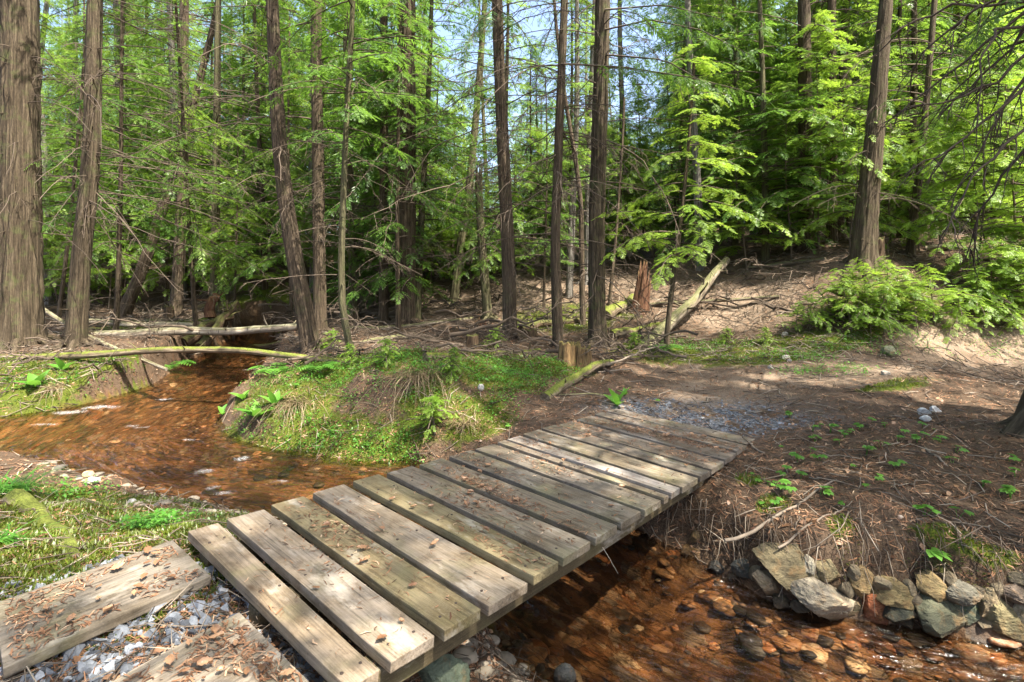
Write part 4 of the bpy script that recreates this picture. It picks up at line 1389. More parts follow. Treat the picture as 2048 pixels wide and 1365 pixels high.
# slim young trees standing between the trunks, their lacy boughs filling the middle storey
THIN = .4
G_MID = "slim young hemlocks between the trunks"
MID = [proto_tree("young_hemlock", ["slim young hemlock with lacy green boughs standing between the old trunks", "slim young hemlock with bright yellow green boughs on the slope between the trunks"][k % 2], "tree", G_MID, 150 + k, [8.5, 7, 10, 9][k], [.05, .045, .06, .055][k],
                  [dict(h0=2.0, h1=[8.5, 7, 10, 9][k], nb=[58, 50, 64, 56][k], Lmax=[1.9, 1.8, 2.2, 2.0][k], spray=.42, step=.17, low=.9, tint0=[.45, .6, .5, .65][k], droop=.45)],
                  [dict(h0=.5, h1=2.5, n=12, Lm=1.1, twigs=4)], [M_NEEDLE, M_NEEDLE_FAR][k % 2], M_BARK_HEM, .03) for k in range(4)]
fm = [True] * 4
for u, y in [(110, 13.5), (230, 11.8), (400, 12.6), (470, 15), (580, 14.2), (735, 15.5), (800, 12), (860, 17), (1062, 17), (1090, 13), (1250, 15), (1290, 18), (1470, 15.5), (1580, 17),
             (1700, 17), (1800, 14), (1870, 16), (2010, 14.5), (60, 16), (170, 17), (340, 18), (640, 17.5), (1360, 17), (1480, 19)]:
    k = int(rb.integers(0, 4))
    o = MID[k] if fm[k] else copy_tree(MID[k])
    fm[k] = False
    x = (u - 1024) * y / K
    s_ = rb.uniform(.8, 1.25)
    if 1040 < u < 1310: s_ *= .7
    o.location = (x, y, ground_at(x, y) - .05); o.scale = (s_, s_, s_); o.rotation_euler = (rb.normal(0, .03), rb.normal(0, .03), rb.uniform(0, 6.28))

# unseen trees added behind and beside the eye, their crowns dappling the crossing
def shade_tree(x, y, H, h0, nb, Lmax, seed, r=.17):
    rng = np.random.default_rng(seed)
    b = np.array([x, y, ground_at(x, y) - .05])
    T = Tree(rng, lambda h: (.0, .0))
    root = empty("hemlock_tree", b, "unseen tall hemlock added outside the view to dapple the bridge with shade", "tree", "unseen hemlocks added for shade")
    h = np.arange(-.3, H + .1, .5)
    tb = MB(); tb.tube(np.c_[h * 0, h * 0, h], np.interp(h, [0, H], [r, .02]), 16, .5, True, bark_fn(.08, seed, .3, 12))
    tb.build("trunk", M_BARK_HEM, root)
    T.crown(h0=h0, h1=H, nb=nb, Lmax=Lmax, spray=.7, step=.26, low=.8)
    T.cull(b, SUN_GAPS)
    T.emit(root, SPRAY_LO, M_NEEDLE)


THIN = .15
for k, a in enumerate([(4.6, -1.2, 19, 4.5, 62, 3.0), (7.6, -3.6, 22, 5, 70, 3.4), (2.0, -3.6, 20, 5.5, 60, 3.0), (8.6, .6, 20, 5, 66, 3.2), (-1.6, -2.6, 18, 5, 56, 2.8), (11.5, -1.8, 23, 5, 70, 3.4), (10.5, 4.2, 20, 5.5, 60, 3.0),
                       (5.2, -6.5, 24, 5, 70, 3.6), (-4.6, -1.2, 18, 5, 50, 2.8), (4.6, 2.0, 18, 6.2, 60, 2.7), (7.2, 3.6, 20, 6, 60, 2.8), (1.2, -1.6, 17, 6, 46, 2.4), (13.5, 2.5, 22, 5, 60, 3.4), (-7.6, 1.4, 19, 5, 50, 3.0)]):
    shade_tree(*a, 900 + k)

# the wood beyond them, one mass
def far_wood():
    T = Tree(np.random.default_rng(9), lambda h: (0, 0))
    tb = MB()
    P = []
    for _ in range(420):
        y = T.rng.uniform(44, 82); u = T.rng.uniform(-350, 2400)
        if 850 < u < 1000 and T.rng.random() < .85: continue
        x = (u - 1024) * y / K
        z = ground_at(x, y)
        H = T.rng.uniform(14, 26) * (0.5 if 830 < u < 1350 else 1)
        tb.tube(np.array([[x, y, z - .5], [x, y, z + H * .6], [x, y, z + H]]), [.2, .12, .03], 6, .5, False)
        T.axis = lambda h, x=x, y=y: (x, y)
        T.crown(h0=z + 1.5, h1=z + H, nb=44, Lmax=3.0, spray=1.3, step=.55, start=.1, tint0=T.rng.uniform(.3, .7))
    mb = MB()
    put_sprays(mb, T.P, T.D, T.N, T.L, T.T, SPRAY_LO, T.rng)
    for v, f, tc in zip(tb.v, tb.f, tb.tc):
        mb.add(v, f - f.min(), tc, .4, 1)
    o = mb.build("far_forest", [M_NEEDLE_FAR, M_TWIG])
    tag(o, "dense far wood filling the view behind all trees", "forest", None, "stuff")


far_wood()
# ------------------------------------------------------------------ stumps, snags and logs
def stump(name, u, v, wpx, hpx, mat, seed, label, jag=.35, lean=(0, 0), hollow=True, lobes=5, cat="stump"):
    b = hit(u, v)
    sc = b[1] / K
    R, H = wpx * sc / 2, hpx * sc
    rng = np.random.default_rng(seed)
    n, m = 44, 16
    thv = np.linspace(0, 2 * math.pi, n, endpoint=False)
    top = H * (1 - jag * fbm(np.c_[np.cos(thv) * 1.6 + seed, np.sin(thv) * 1.6, thv * 0], 2) * 1.5 + .16 * jag * rng.normal(0, 1, n))
    rr = R * (1 + .22 * (fbm(np.c_[np.cos(thv) * 1.5, np.sin(thv) * 1.5 + seed, thv * 0], 3) - .5) * 2 + .07 * np.cos(lobes * thv + seed))
    V, TCc = [], []
    for i in range(m):
        f = i / (m - 1)
        z = -.1 * (1 - f) + top * f
        fl = 1 + .35 * math.exp(-f * 5)
        taper = 1 - .18 * f
        w = 1 + .07 * (fbm(np.c_[np.cos(thv) * 9, np.sin(thv) * 9, z * 3 + seed], 2) - .5) * 2
        V.append(np.c_[np.cos(thv) * rr * fl * taper * w + lean[0] * z, np.sin(thv) * rr * fl * taper * w + lean[1] * z, z])
    for i in range(5):
        f = i / 4
        s = .80 - .62 * f if hollow else .9 - .9 * f
        z = top * (1 - (.10 + .55 * f * jag)) if hollow else top * (1 - .1 * f) + .05 * H * f
        z = z * (1 - f * .5) + z.mean() * f * .5
        V.append(np.c_[np.cos(thv) * rr * .82 * s + lean[0] * z, np.sin(thv) * rr * .82 * s + lean[1] * z, z])
    V = np.array(V)
    mm = len(V)
    tc = V.copy()
    i = np.arange(mm - 1)[:, None] * n; j = np.arange(n)[None]; j2 = (j + 1) % n
    F = np.stack([i + j, i + j2, i + n + j2, i + n + j], -1).reshape(-1, 4)
    mb = MB()
    mb.add(V.reshape(-1, 3), F, tc.reshape(-1, 3))
    cidx = np.array([[(mm - 1) * n + k, (mm - 1) * n + (k + 1) % n, mm * n, mm * n] for k in range(n)])
    mb.v[0] = np.vstack([mb.v[0], V[-1].mean(0)]); mb.tc[0] = np.vstack([mb.tc[0], V[-1].mean(0)]); mb.tint[0] = np.r_[mb.tint[0], .5]; mb.n += 1
    mb.f.append(cidx); mb.mi.append(np.zeros(n, np.int32))
    o = mb.build(name, mat)
    o.location = b
    return tag(o, label, cat)


stump("tree_stump", 1136, 728, 36, 50, M_STUMP, 3, "taller mossy half of the split rotten stump below the bowed slim trunk", .30)
stump("tree_stump", 1166, 730, 40, 54, M_STUMP, 5, "pale torn half of the split rotten stump below the thickest central trunk", .42)
stump("tree_stump", 945, 702, 28, 34, M_LOG_DARK, 6, "small dark cut stump on the green mound left of the central trunks", .12, hollow=False)
stump("broken_snag", 1279, 622, 32, 112, M_ROT, 8, "reddish rotten snag, splintered and leaning, on the slope right of the trunks", .55, (.16, 0), cat="snag")
stump("tree_stump", 962, 662, 26, 30, M_ROT, 9, "low reddish broken stump behind the small dark cut stump", .6)
stump("tree_stump", 1062, 672, 30, 22, M_LOG_DARK, 10, "low dark rotten stump between the central trunks", .5)
stump("tree_stump", 1757, 522, 24, 52, M_LOG_DARK, 12, "dark old stump tucked behind the foot of the big leaning cedar", .15)
stump("tree_stump", 338, 640, 20, 36, M_LOG_DARK, 14, "dark broken stump beside the straight shaded trunk on the far left bank", .4)
stump("tree_stump", 705, 646, 26, 26, M_LOG_DARK, 16, "dark stump behind the hooked slender trunk", .4)


def log(name, pixels, wpx, mat, seed, label, lift=0.0, depth=None, sag=0.0, stubs=6, taper=.75, cat="log", sides=20):
    """a fallen trunk from the ground under its first pixel to the ground under its last"""
    rng = np.random.default_rng(seed)
    if depth is None:
        y0, y1 = hit(*pixels[0])[1], hit(*pixels[-1])[1]
    else:
        y0, y1 = depth
    us = np.linspace(0, 1, len(pixels))
    p = np.array([[(u - 1024) * y / K, y, CAM_H - (v - HZ) * y / K] for (u, v), y in zip(pixels, y0 + (y1 - y0) * us)])
    t = np.linspace(0, 1, 34)
    q = np.stack([np.interp(t, us, p[:, k]) for k in range(3)], -1)
    for _ in range(3):
        q[1:-1] = .25 * q[:-2] + .5 * q[1:-1] + .25 * q[2:]
    r = wpx * (y0 + y1) / 2 / K / 2
    q[:, 2] += lift + r * .5
    q += np.stack([fbm(np.c_[t * 5 + seed, t * 0, t * 0 + k], 2) - .5 for k in range(3)], -1) * r * .8
    mb = MB()
    mb.tube(q, r * np.linspace(1.08, taper, len(t)), sides, .5, True, bark_fn(.10, seed, 0, 10))
    for _ in range(stubs):
        k = rng.integers(3, 31)
        d = rng.normal(0, 1, 3); d[2] = abs(d[2]) * .6 + .1; d /= np.linalg.norm(d)
        L = r * rng.uniform(1.5, 4) + .05
        mb.tube(np.array([q[k], q[k] + d * L * .6, q[k] + d * L + rng.normal(0, .02, 3)]), [r * .22, r * .15, r * .06], 6, .5)
    o = mb.build(name, mat, loc=q.mean(0))
    return tag(o, label, cat)


log("fallen_log", [(40, 722), (180, 716), (330, 703), (480, 706), (600, 716), (715, 728)], 14, M_LOG_MOSS, 1, "long sagging moss covered log bridging the stream nearest the viewer", depth=(8.9, 8.3), stubs=5)
log("fallen_log", [(195, 678), (330, 670), (480, 664), (640, 655)], 17, M_LOG_BIRCH, 2, "pale peeling log lying straight across the stream behind the mossy log", depth=(11.2, 11.6), taper=.8)
log("fallen_log", [(160, 646), (260, 651), (385, 653)], 11, M_LOG_BIRCH, 3, "thinner white log, farthest of those across the stream", depth=(12.0, 12.3))
log("fallen_log", [(82, 620), (150, 660), (215, 694), (335, 742)], 9, M_LOG_BIRCH, 4, "thin pale pole sloping down from the big left cedar to the stream", depth=(10.8, 9.2), stubs=8, taper=.6)
log("fallen_log", [(1282, 706), (1335, 660), (1395, 600), (1452, 528)], 24, M_LOG_BARE, 5, "long bare grey log leaning up the slope behind the thin sapling", depth=(9.4, 12.6), stubs=9, taper=.7)
log("fallen_log", [(1092, 802), (1140, 768), (1190, 738), (1222, 728)], 19, M_LOG_MOSS, 6, "short mossy log lying on the ground just beyond the far end of the bridge", stubs=5)
log("fallen_log", [(850, 722), (960, 718), (1080, 706)], 17, M_LOG_MOSS, 7, "dark mossy log on the ground left of the split stump", stubs=7)
log("fallen_log", [(1210, 640), (1245, 620), (1268, 604)], 24, M_LOG_MOSS, 8, "thick mossy log end beside the reddish snag", stubs=3)
log("fallen_log", [(1225, 676), (1280, 664), (1330, 656)], 18, M_LOG_MOSS, 9, "mossy log crossing behind the thin leaning sapling", stubs=4)
log("fallen_log", [(690, 662), (800, 657), (880, 648), (965, 636)], 9, M_LOG_BARE, 10, "thin grey log behind the small dark cut stump", stubs=6)
log("fallen_log", [(1040, 662), (1090, 652), (1160, 644)], 15, M_LOG_DARK, 11, "dark rotting log lying behind the bowed slim trunk", stubs=5)
log("fallen_log", [(1290, 612), (1420, 604), (1560, 596)], 7, M_LOG_BARE, 12, "thin grey pole lying on the sunny slope right of the reddish snag", stubs=6)
log("fallen_log", [(1240, 800), (1190, 790), (1100, 792)], 5, M_LOG_BARE, 22, "thin dry stick beside the short mossy log", stubs=3)
log("fallen_log", [(30, 1006), (80, 1040), (130, 1088), (160, 1116)], 44, M_LOG_MOSS, 13, "yellow green moss covered log half sunk in the near left bank", stubs=1, taper=.55, lift=-.03)
log("fallen_log", [(400, 700), (440, 650), (475, 612)], 20, M_LOG_DARK, 14, "dark decayed slab leaning over the stream, nearest of its heap", depth=(11.4, 12.6), stubs=6, taper=.5)
log("fallen_log", [(370, 690), (420, 655), (460, 640)], 22, M_LOG_DARK, 15, "dark decayed log in the heap above the stream, lowest of its heap", depth=(11.9, 12.9), stubs=6, taper=.6)
log("fallen_log", [(418, 640), (424, 610), (432, 598)], 20, M_ROT, 16, "brown upright rotten chunk topping the decayed heap above the stream", depth=(12.6, 12.8), stubs=3, taper=.6)
log("fallen_log", [(500, 700), (590, 690), (640, 672)], 14, M_LOG_DARK, 17, "dark rotten log under the bowed left-leaning trunk", stubs=6)
log("fallen_log", [(720, 690), (790, 678), (860, 682)], 10, M_LOG_BARE, 18, "thin grey log right of the hooked slender trunk", stubs=6)
log("fallen_log", [(1500, 540), (1580, 530), (1650, 520)], 9, M_LOG_BARE, 19, "thin dead log on top of the right slope", stubs=6)
log("fallen_log", [(1850, 500), (1910, 496), (1990, 510)], 10, M_LOG_BIRCH, 20, "pale log lying on the top of the bank at right", stubs=6)

# ------------------------------------------------------------------ rocks along the right bank
def rock_mesh(seed, dims, cuts=11, sub=5, rough=.085):
    rng = np.random.default_rng(seed)
    bm = bmesh.new()
    bmesh.ops.create_icosphere(bm, subdivisions=sub, radius=1)
    V = np.array([v.co[:] for v in bm.verts])
    for _ in range(cuts):
        n = rng.normal(0, 1, 3); n /= np.linalg.norm(n)
        d = rng.uniform(.42, .80)
        s = V @ n
        V = V - np.where(s > d, (s - d) * .94, 0)[:, None] * n
    V *= (1 + rough * 1.6 * (fbm(V * 2.2 + seed, 4) - .5) + rough * 1.3 * (np.abs(fbm(V * np.array([3, 3, 9]) + seed, 3) - .5) * 2 - .3) + rough * .8 * (fbm(V * 17 + seed, 3) - .5))[:, None]
    V = V / np.ptp(V, axis=0) * np.asarray(dims)
    for v, c in zip(bm.verts, V): v.co = c
    me = bpy.data.meshes.new("rock")
    for f in bm.faces: f.smooth = True
    bm.to_mesh(me); bm.free()
    try:
        me.set_sharp_from_angle(angle=math.radians(32))
    except Exception:
        pass
    return me


RW = np.array(RIGHT_W[:12])


def bank_y(u):
    """distance at which a sight line of column u meets the right waterline"""
    k = (u - 1024) / K
    best = None
    for a, b in zip(RW[:-1], RW[1:]):
        f0, f1 = a[0] - k * a[1], b[0] - k * b[1]
        if f0 * f1 <= 0 and f0 != f1:
            t = f0 / (f0 - f1)
            y = a[1] + t * (b[1] - a[1])
            best = y if best is None else max(best, y)
    return best or 3.0


ROCKS = [(1401, 1112, 58, 58, (.24, .15, .06), "orange brown mossy rock under the far right corner of the bridge"), (1442, 1137, 44, 28, (.045, .05, .05), "small dark wet rock between the bridge and the large olive boulder"),
         (1489, 1137, 48, 34, (.05, .055, .052), "rounded dark grey rock left of the large olive boulder"), (1567, 1126, 116, 84, (.17, .14, .08), "largest olive brown boulder tucked under the bank"),
         (1538, 1168, 66, 56, (.36, .27, .17), "angular tan and white rock in front of the olive boulder"), (1638, 1186, 112, 74, (.38, .33, .25), "biggest pale ridged rock at the edge of the water"),
         (1618, 1134, 50, 50, (.32, .30, .24), "narrow pale slab leaning on the olive boulder"), (1656, 1142, 46, 44, (.22, .18, .10), "small ochre rock above the biggest pale rock"),
         (1725, 1170, 44, 58, (.27, .19, .09), "pointed tan rock right of the biggest pale rock"), (1784, 1192, 76, 46, (.22, .17, .08), "broad mossy tan rock among the bank stones"),
         (1786, 1224, 80, 44, (.06, .065, .045), "dark green wet rock at the waterline"), (1740, 1224, 46, 60, (.30, .10, .04), "rust red wedge shaped rock at the waterline"),
         (1859, 1174, 58, 46, (.20, .15, .07), "brown rock under the large lobed leaf"), (1872, 1220, 122, 68, (.12, .125, .08), "layered grey green slab rock at the waterline"),
         (1918, 1182, 64, 42, (.15, .14, .11), "grey flaky rock on top of the layered slab"), (1938, 1224, 54, 54, (.10, .12, .085), "dark green block right of the layered slab"),
         (1974, 1200, 56, 54, (.30, .24, .15), "smooth tan pointed rock near the right edge"), (2004, 1232, 92, 76, (.22, .19, .10), "large olive faceted rock near the right edge"),
         (2044, 1226, 44, 56, (.30, .25, .17), "tan rock cut by the right edge of the photo"), (2026, 1186, 62, 34, (.17, .13, .10), "flat brown rock topmost at the right edge"),
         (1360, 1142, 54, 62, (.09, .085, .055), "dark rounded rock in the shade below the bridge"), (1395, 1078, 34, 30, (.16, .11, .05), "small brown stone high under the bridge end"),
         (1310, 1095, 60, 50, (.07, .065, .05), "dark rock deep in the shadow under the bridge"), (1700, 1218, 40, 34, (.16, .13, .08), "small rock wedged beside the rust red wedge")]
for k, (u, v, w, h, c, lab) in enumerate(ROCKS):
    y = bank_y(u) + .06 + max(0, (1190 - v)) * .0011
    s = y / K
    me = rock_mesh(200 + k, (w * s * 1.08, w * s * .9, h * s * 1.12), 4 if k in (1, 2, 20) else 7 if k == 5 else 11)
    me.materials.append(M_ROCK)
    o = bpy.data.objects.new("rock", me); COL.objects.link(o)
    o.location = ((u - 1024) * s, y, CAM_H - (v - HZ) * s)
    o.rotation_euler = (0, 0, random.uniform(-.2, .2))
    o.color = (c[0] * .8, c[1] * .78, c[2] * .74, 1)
    tag(o, lab, "rock", "stones lining the right bank")
ROCK_GAP = [(1515, 1150, 30, 26), (1590, 1172, 34, 30), (1690, 1180, 30, 34), (1705, 1148, 30, 26), (1760, 1168, 34, 28), (1820, 1176, 30, 26), (1830, 1206, 34, 30), (1895, 1160, 34, 24), (1955, 1180, 26, 22), (1990, 1176, 30, 24), (1470, 1158, 26, 18), (1425, 1152, 26, 20), (1960, 1238, 40, 26), (1810, 1240, 40, 22), (1560, 1205, 40, 24), (2035, 1160, 36, 24), (1600, 1215, 34, 22), (1905, 1250, 46, 24)]
gr_ = np.random.default_rng(61)
for k, (u, v, w, h) in enumerate(ROCK_GAP):
    y = bank_y(u) + .05 + max(0, (1190 - v)) * .0012
    sc2 = y / K
    me = rock_mesh(600 + k, (w * sc2, w * sc2 * .9, h * sc2 * 1.2), 7, 4)
    me.materials.append(M_ROCK)
    o = bpy.data.objects.new("rock", me); COL.objects.link(o)
    o.location = ((u - 1024) * sc2, y, CAM_H - (v - HZ) * sc2)
    o.rotation_euler = (gr_.normal(0, .3), gr_.normal(0, .3), gr_.uniform(0, 6))
    q = gr_.uniform(.5, 1.1); o.color = (.15 * q, .12 * q, .075 * q, 1)
    tag(o, "small brown stone wedged between the larger stones of the right bank", "rock", "small stones wedged in the right bank")
for k, (u, v, w, h, c, lab) in enumerate([(1848, 824, 24, 12, (.55, .55, .54), "white stone lying left of a pair on the right path edge"), (1870, 820, 20, 12, (.52, .53, .54), "white stone lying right of a pair on the right path edge"),
                                          (1851, 838, 22, 10, (.58, .57, .55), "flat white stone just in front of the white pair"), (1772, 702, 30, 18, (.14, .15, .09), "mossy round stone on the far side of the path"),
                                          (1572, 716, 14, 9, (.42, .39, .34), "small pale stone on the mossy verge"), (1580, 722, 10, 6, (.40, .37, .33), "tiny pale stone right of another on the mossy verge"), (1542, 735, 12, 7, (.44, .4, .35), "small tan stone at the edge of the path"),
                                          (1570, 668, 12, 8, (.45, .42, .36), "pale stone below the bright young hemlocks"), (962, 776, 13, 10, (.45, .43, .40), "pale round stone on the ground behind the bridge"), (1770, 747, 18, 8, (.38, .34, .29), "flat grey stone half buried in the path"),
                                          (186, 963, 30, 14, (.33, .31, .29), "flat grey cobble at the near edge of the stream"), (152, 930, 26, 14, (.30, .19, .12), "brown cobble at the near edge of the stream"), (178, 950, 22, 12, (.36, .26, .15), "tan cobble behind the flat grey cobble"),
                                          (262, 1005, 22, 10, (.40, .39, .36), "pale flat cobble on the near gravel bar"), (880, 1352, 120, 50, (.13, .16, .11), "big dark mossy stone under the near end of the bridge"), (1130, 1352, 46, 34, (.12, .13, .13), "grey stone under the bridge at the bottom edge")]):
    p = hit(u, v + h * .4)
    s = p[1] / K
    me = rock_mesh(300 + k, (w * s, w * s * .8, h * s * 1.5), 5)
    me.materials.append(M_ROCK)
    o = bpy.data.objects.new("rock", me); COL.objects.link(o)
    o.location = p + [0, 0, h * s * .3]
    o.color = (*c, 1)
    tag(o, lab, "rock")

# ------------------------------------------------------------------ young hemlocks of the understory
def young(name, label, group, seed, H, Lmax, nb, lib, needle, cat="sapling", spray=.34, step=.13, tint0=.6, rise=.25, droop=.4, r=.012):
    rng = np.random.default_rng(seed)
    lx, ly, ph = rng.normal(0, .05), rng.normal(0, .05), rng.uniform(0, 6)
    ax = lambda h: (lx * h + .03 * math.sin(2 * h + ph), ly * h + .03 * math.cos(2 * h + ph))
    T = Tree(rng, ax)
    root = empty(name, (0, 0, -60), label, cat, group)
    h = np.linspace(-.1, H, 12)
    tb = MB(); tb.tube(np.array([[*ax(q), q] for q in h]), np.linspace(r, .002, 12), 6)
    tb.build("stem", M_TWIG, root)
    T.crown(h0=H * .18, h1=H, nb=nb, Lmax=Lmax, spray=spray, step=step, rise=rise, droop=droop, start=.12, tint0=tint0, low=.9, shape=.9)
    T.emit(root, lib, needle)
    return root


G_Y = "bright young hemlocks beside the path"
L_Y = "young hemlock sapling with bright sunlit feathery boughs beside the path"
YP = [young("hemlock_sapling", L_Y, G_Y, 400 + k, [1.0, 1.25, .85][k], [.75, .85, .7][k], [20, 23, 18][k], SPRAY_HI, M_SAPLING, spray=.22, step=.085) for k in range(3)]
yr = np.random.default_rng(5)
first = [True] * 3


def place_young(protos, flags, u, v, s, lab=None, group=None):
    k = int(yr.integers(0, len(protos)))
    o = protos[k] if flags[k] else copy_tree(protos[k])
    flags[k] = False
    p = hit(u, v)
    o.location = p; o.scale = (s, s, s); o.rotation_euler = (yr.normal(0, .06), yr.normal(0, .06), yr.uniform(0, 6.28))
    if lab: o["label"] = lab
    if group: o["group"] = group
    return o


for u, v, s in [(1622, 664, .8), (1660, 655, .95), (1700, 664, 1.0), (1735, 650, 1.15), (1765, 668, .9), (1800, 652, 1.15), (1835, 668, .95), (1872, 655, 1.1), (1915, 664, .9), (1945, 648, 1.1), (1990, 645, 1.2), (2035, 640, 1.3), (1690, 640, 1.1), (1780, 638, 1.1), (1590, 662, .55), (2046, 662, .8), (1965, 660, .95), (2010, 655, 1.1), (1740, 672, .7), (2040, 622, 1.2)]:
    place_young(YP, first, u, v, s * 1.0)
G_U = "hemlock saplings of the understory"
L_U = "leafy green hemlock sapling in the understory among the tall trunks"
UP = [young("hemlock_sapling", L_U, G_U, 420 + k, [2.6, 3.6, 4.8, 3.0][k], [1.3, 1.5, 1.9, 1.6][k], [30, 36, 42, 32][k], SPRAY_HI, [M_SAPLING, M_NEEDLE_FAR, M_SAPLING, M_NEEDLE][k], spray=.42, step=.17, r=.022) for k in range(4)]
firstu = [True] * 4
for u, v, s in [(1490, 540, 1.25), (1580, 520, 1.2), (1640, 500, 1.2), (1960, 560, 1.1), (2030, 560, 1.25), (1880, 490, 1.1), (1780, 490, 1.0),
                (1360, 530, 1.0), (1250, 530, .9), (1090, 548, .8), (1060, 545, .7), (940, 575, .7), (860, 590, .9), (740, 600, 1.1), (500, 600, 1.2), (390, 610, 1.2), (330, 610, 1.1),
                (215, 618, 1.2), (120, 622, .9), (100, 610, 1.3), (540, 560, 1.4), (700, 570, 1.2), (790, 570, 1.0), (150, 590, 1.5), (10, 600, 1.6), (1000, 540, .6), (1150, 540, .8), (1200, 540, .7),
                (1310, 520, 1.1), (1700, 505, .8), (1840, 505, .8), (250, 570, 1.6), (650, 560, 1.3), (880, 555, .7), (760, 556, 1.0), (1990, 600, .9), (2048, 620, .8), (870, 552, 1.3), (900, 548, 1.4), (930, 547, 1.2), (960, 545, 1.3), (985, 545, 1.1), (1030, 543, 1.0), (1100, 540, 1.1), (1170, 538, 1.0), (915, 540, 1.6), (1240, 520, 1.2)]:
    place_young(UP, firstu, u, v, s * .95)
SEED = [young("hemlock_seedling", "small bright green hemlock seedling on the mossy bank above the bridge edge", None, 440, .38, .26, 18, SPRAY_HI, M_SAPLING, "seedling", .14, .045, .6)]
SEED[0].location = hit(865, 868)
SEED[0].scale = (1.35, 1.35, 1.2)
for u, v, s, lab in [(770, 735, 1.0, "small green hemlock seedling on the crest of the moss mound"), (700, 730, .8, "small green seedling left of another on the moss mound crest"), (905, 752, .9, "small green seedling behind the dry grass tussock"),
                     (990, 700, 1.0, "leafy green seedling at the foot of the tall central trunk"), (660, 705, 1.0, "leafy seedling at the foot of the bowed trunk"), (1270, 700, .8, "green seedling right of the split stump"), (1450, 690, .8, "low green seedling on the mossy verge"),
                     (1530, 690, .8, "dark green seedling on the mossy verge, right of another"), (40, 640, 1.3, "green seedling beside the big left cedar")]:
    o = copy_tree(SEED[0]); o.location = hit(u, v); o.scale = (s * 1.05,) * 3; o.rotation_euler = (0, 0, yr.uniform(0, 6)); o["label"] = lab


# ------------------------------------------------------------------ broad-leaved plants
def leaf_shape(mb, base, dirv, up, L, Wd, tint, fold=.25, bend=.35, n=7, tip=1.0):
    d = np.array(dirv, float); d /= np.linalg.norm(d)
    s = np.cross(up, d); s /= np.linalg.norm(s) + 1e-9
    nrm = np.cross(d, s)
    t = np.linspace(0, 1, n)
    w = Wd * .5 * np.sin(np.pi * np.clip(t, .02, .995) ** (.8 * tip)) ** .8
    mid = base + d * (L * t)[:, None] - nrm * (bend * L * t * t)[:, None]
    Lf = mid - s * w[:, None] + nrm * (fold * w)[:, None]
    Rt = mid + s * w[:, None] + nrm * (fold * w)[:, None]
    V = np.stack([Lf, mid, Rt], 1).reshape(-1, 3)
    F = []
    for i in range(n - 1):
        a = i * 3
        F += [[a, a + 1, a + 4, a + 3], [a + 1, a + 2, a + 5, a + 4]]
    mb.add(V, F, None, np.repeat(tint + .12 * (t - .5), 3))


def cabbage(u, v, s, n, seed, label):
    rng = np.random.default_rng(seed)
    p = hit(u, v)
    root = empty("skunk_cabbage", p, label, "plant")
    for k in range(n):
        az = k * 6.283 / n + rng.uniform(-.3, .3)
        el = rng.uniform(.55, 1.25)
        mb = MB()
        d = np.array([math.cos(az) * math.cos(el), math.sin(az) * math.cos(el), math.sin(el)])
        leaf_shape(mb, np.zeros(3), d, np.array([0, 0, 1.0]), s * rng.uniform(.7, 1.1), s * rng.uniform(.34, .46), rng.uniform(.55, .9), .3, .25, 8)
        mb.build("leaf", M_HERB, root)


cabbage(72, 775, .34, 5, 1, "broad leaved bright plant on the left moss bank, nearest the stream")
cabbage(125, 742, .30, 4, 2, "narrow upright bright plant behind the broad leaved one on the left bank")
cabbage(512, 838, .30, 6, 3, "large bright leafy plant at the water's edge of the central mound")
cabbage(548, 812, .26, 4, 4, "bright upright leaves just behind the large leafy plant at the water's edge")
cabbage(486, 800, .24, 4, 5, "bright narrow leaves on the far side of the water's edge plants")
cabbage(446, 830, .20, 4, 6, "small leafy plant leftmost on the central mound by the water")
cabbage(1234, 812, .26, 5, 7, "dark green broad leaved plant at the far left corner of the bridge")
cabbage(1250, 790, .14, 4, 8, "small leafy plant behind the one at the far bridge corner")


def fern(u, v, s, seed, label):
    rng = np.random.default_rng(seed)
    root = empty("fern", hit(u, v), label, "fern")
    for k in range(8):
        az = k * .8 + rng.uniform(-.3, .3)
        T = Tree(rng, lambda h: (0, 0))
        put = MB()
        t = np.linspace(0, 1, 10)
        L = s * rng.uniform(.7, 1.1)
        q = np.c_[np.cos(az) * L * t * .8, np.sin(az) * L * t * .8, L * (1.0 * t - .75 * t * t)]
        for i in range(1, 10):
            d = q[i] - q[i - 1]; d /= np.linalg.norm(d)
            sd = np.cross([0, 0, 1.0], d); sd /= np.linalg.norm(sd)
            l = L * .32 * math.sin(math.pi * min(1, .15 + .85 * (1 - t[i]))) + .01
            for sg in (-1, 1):
                leaf_shape(put, q[i], sd * sg + d * .35, np.array([0, 0, 1.0]), l, l * .3, .55 + .2 * t[i], .1, .2, 4)
        put.tube(q, np.linspace(.004, .001, 10), 4, .3)
        put.build("frond", M_HERB, root)


fern(338, 742, .5, 1, "small fern beneath the mossy log at the stream bend")
fern(545, 752, .45, 2, "fern on the tip of the central mound under the mossy log")
fern(640, 745, .4, 3, "fern on the central mound left of the hooked trunk's shadow")
fern(1330, 705, .4, 4, "fern at the lower end of the long bare leaning log")


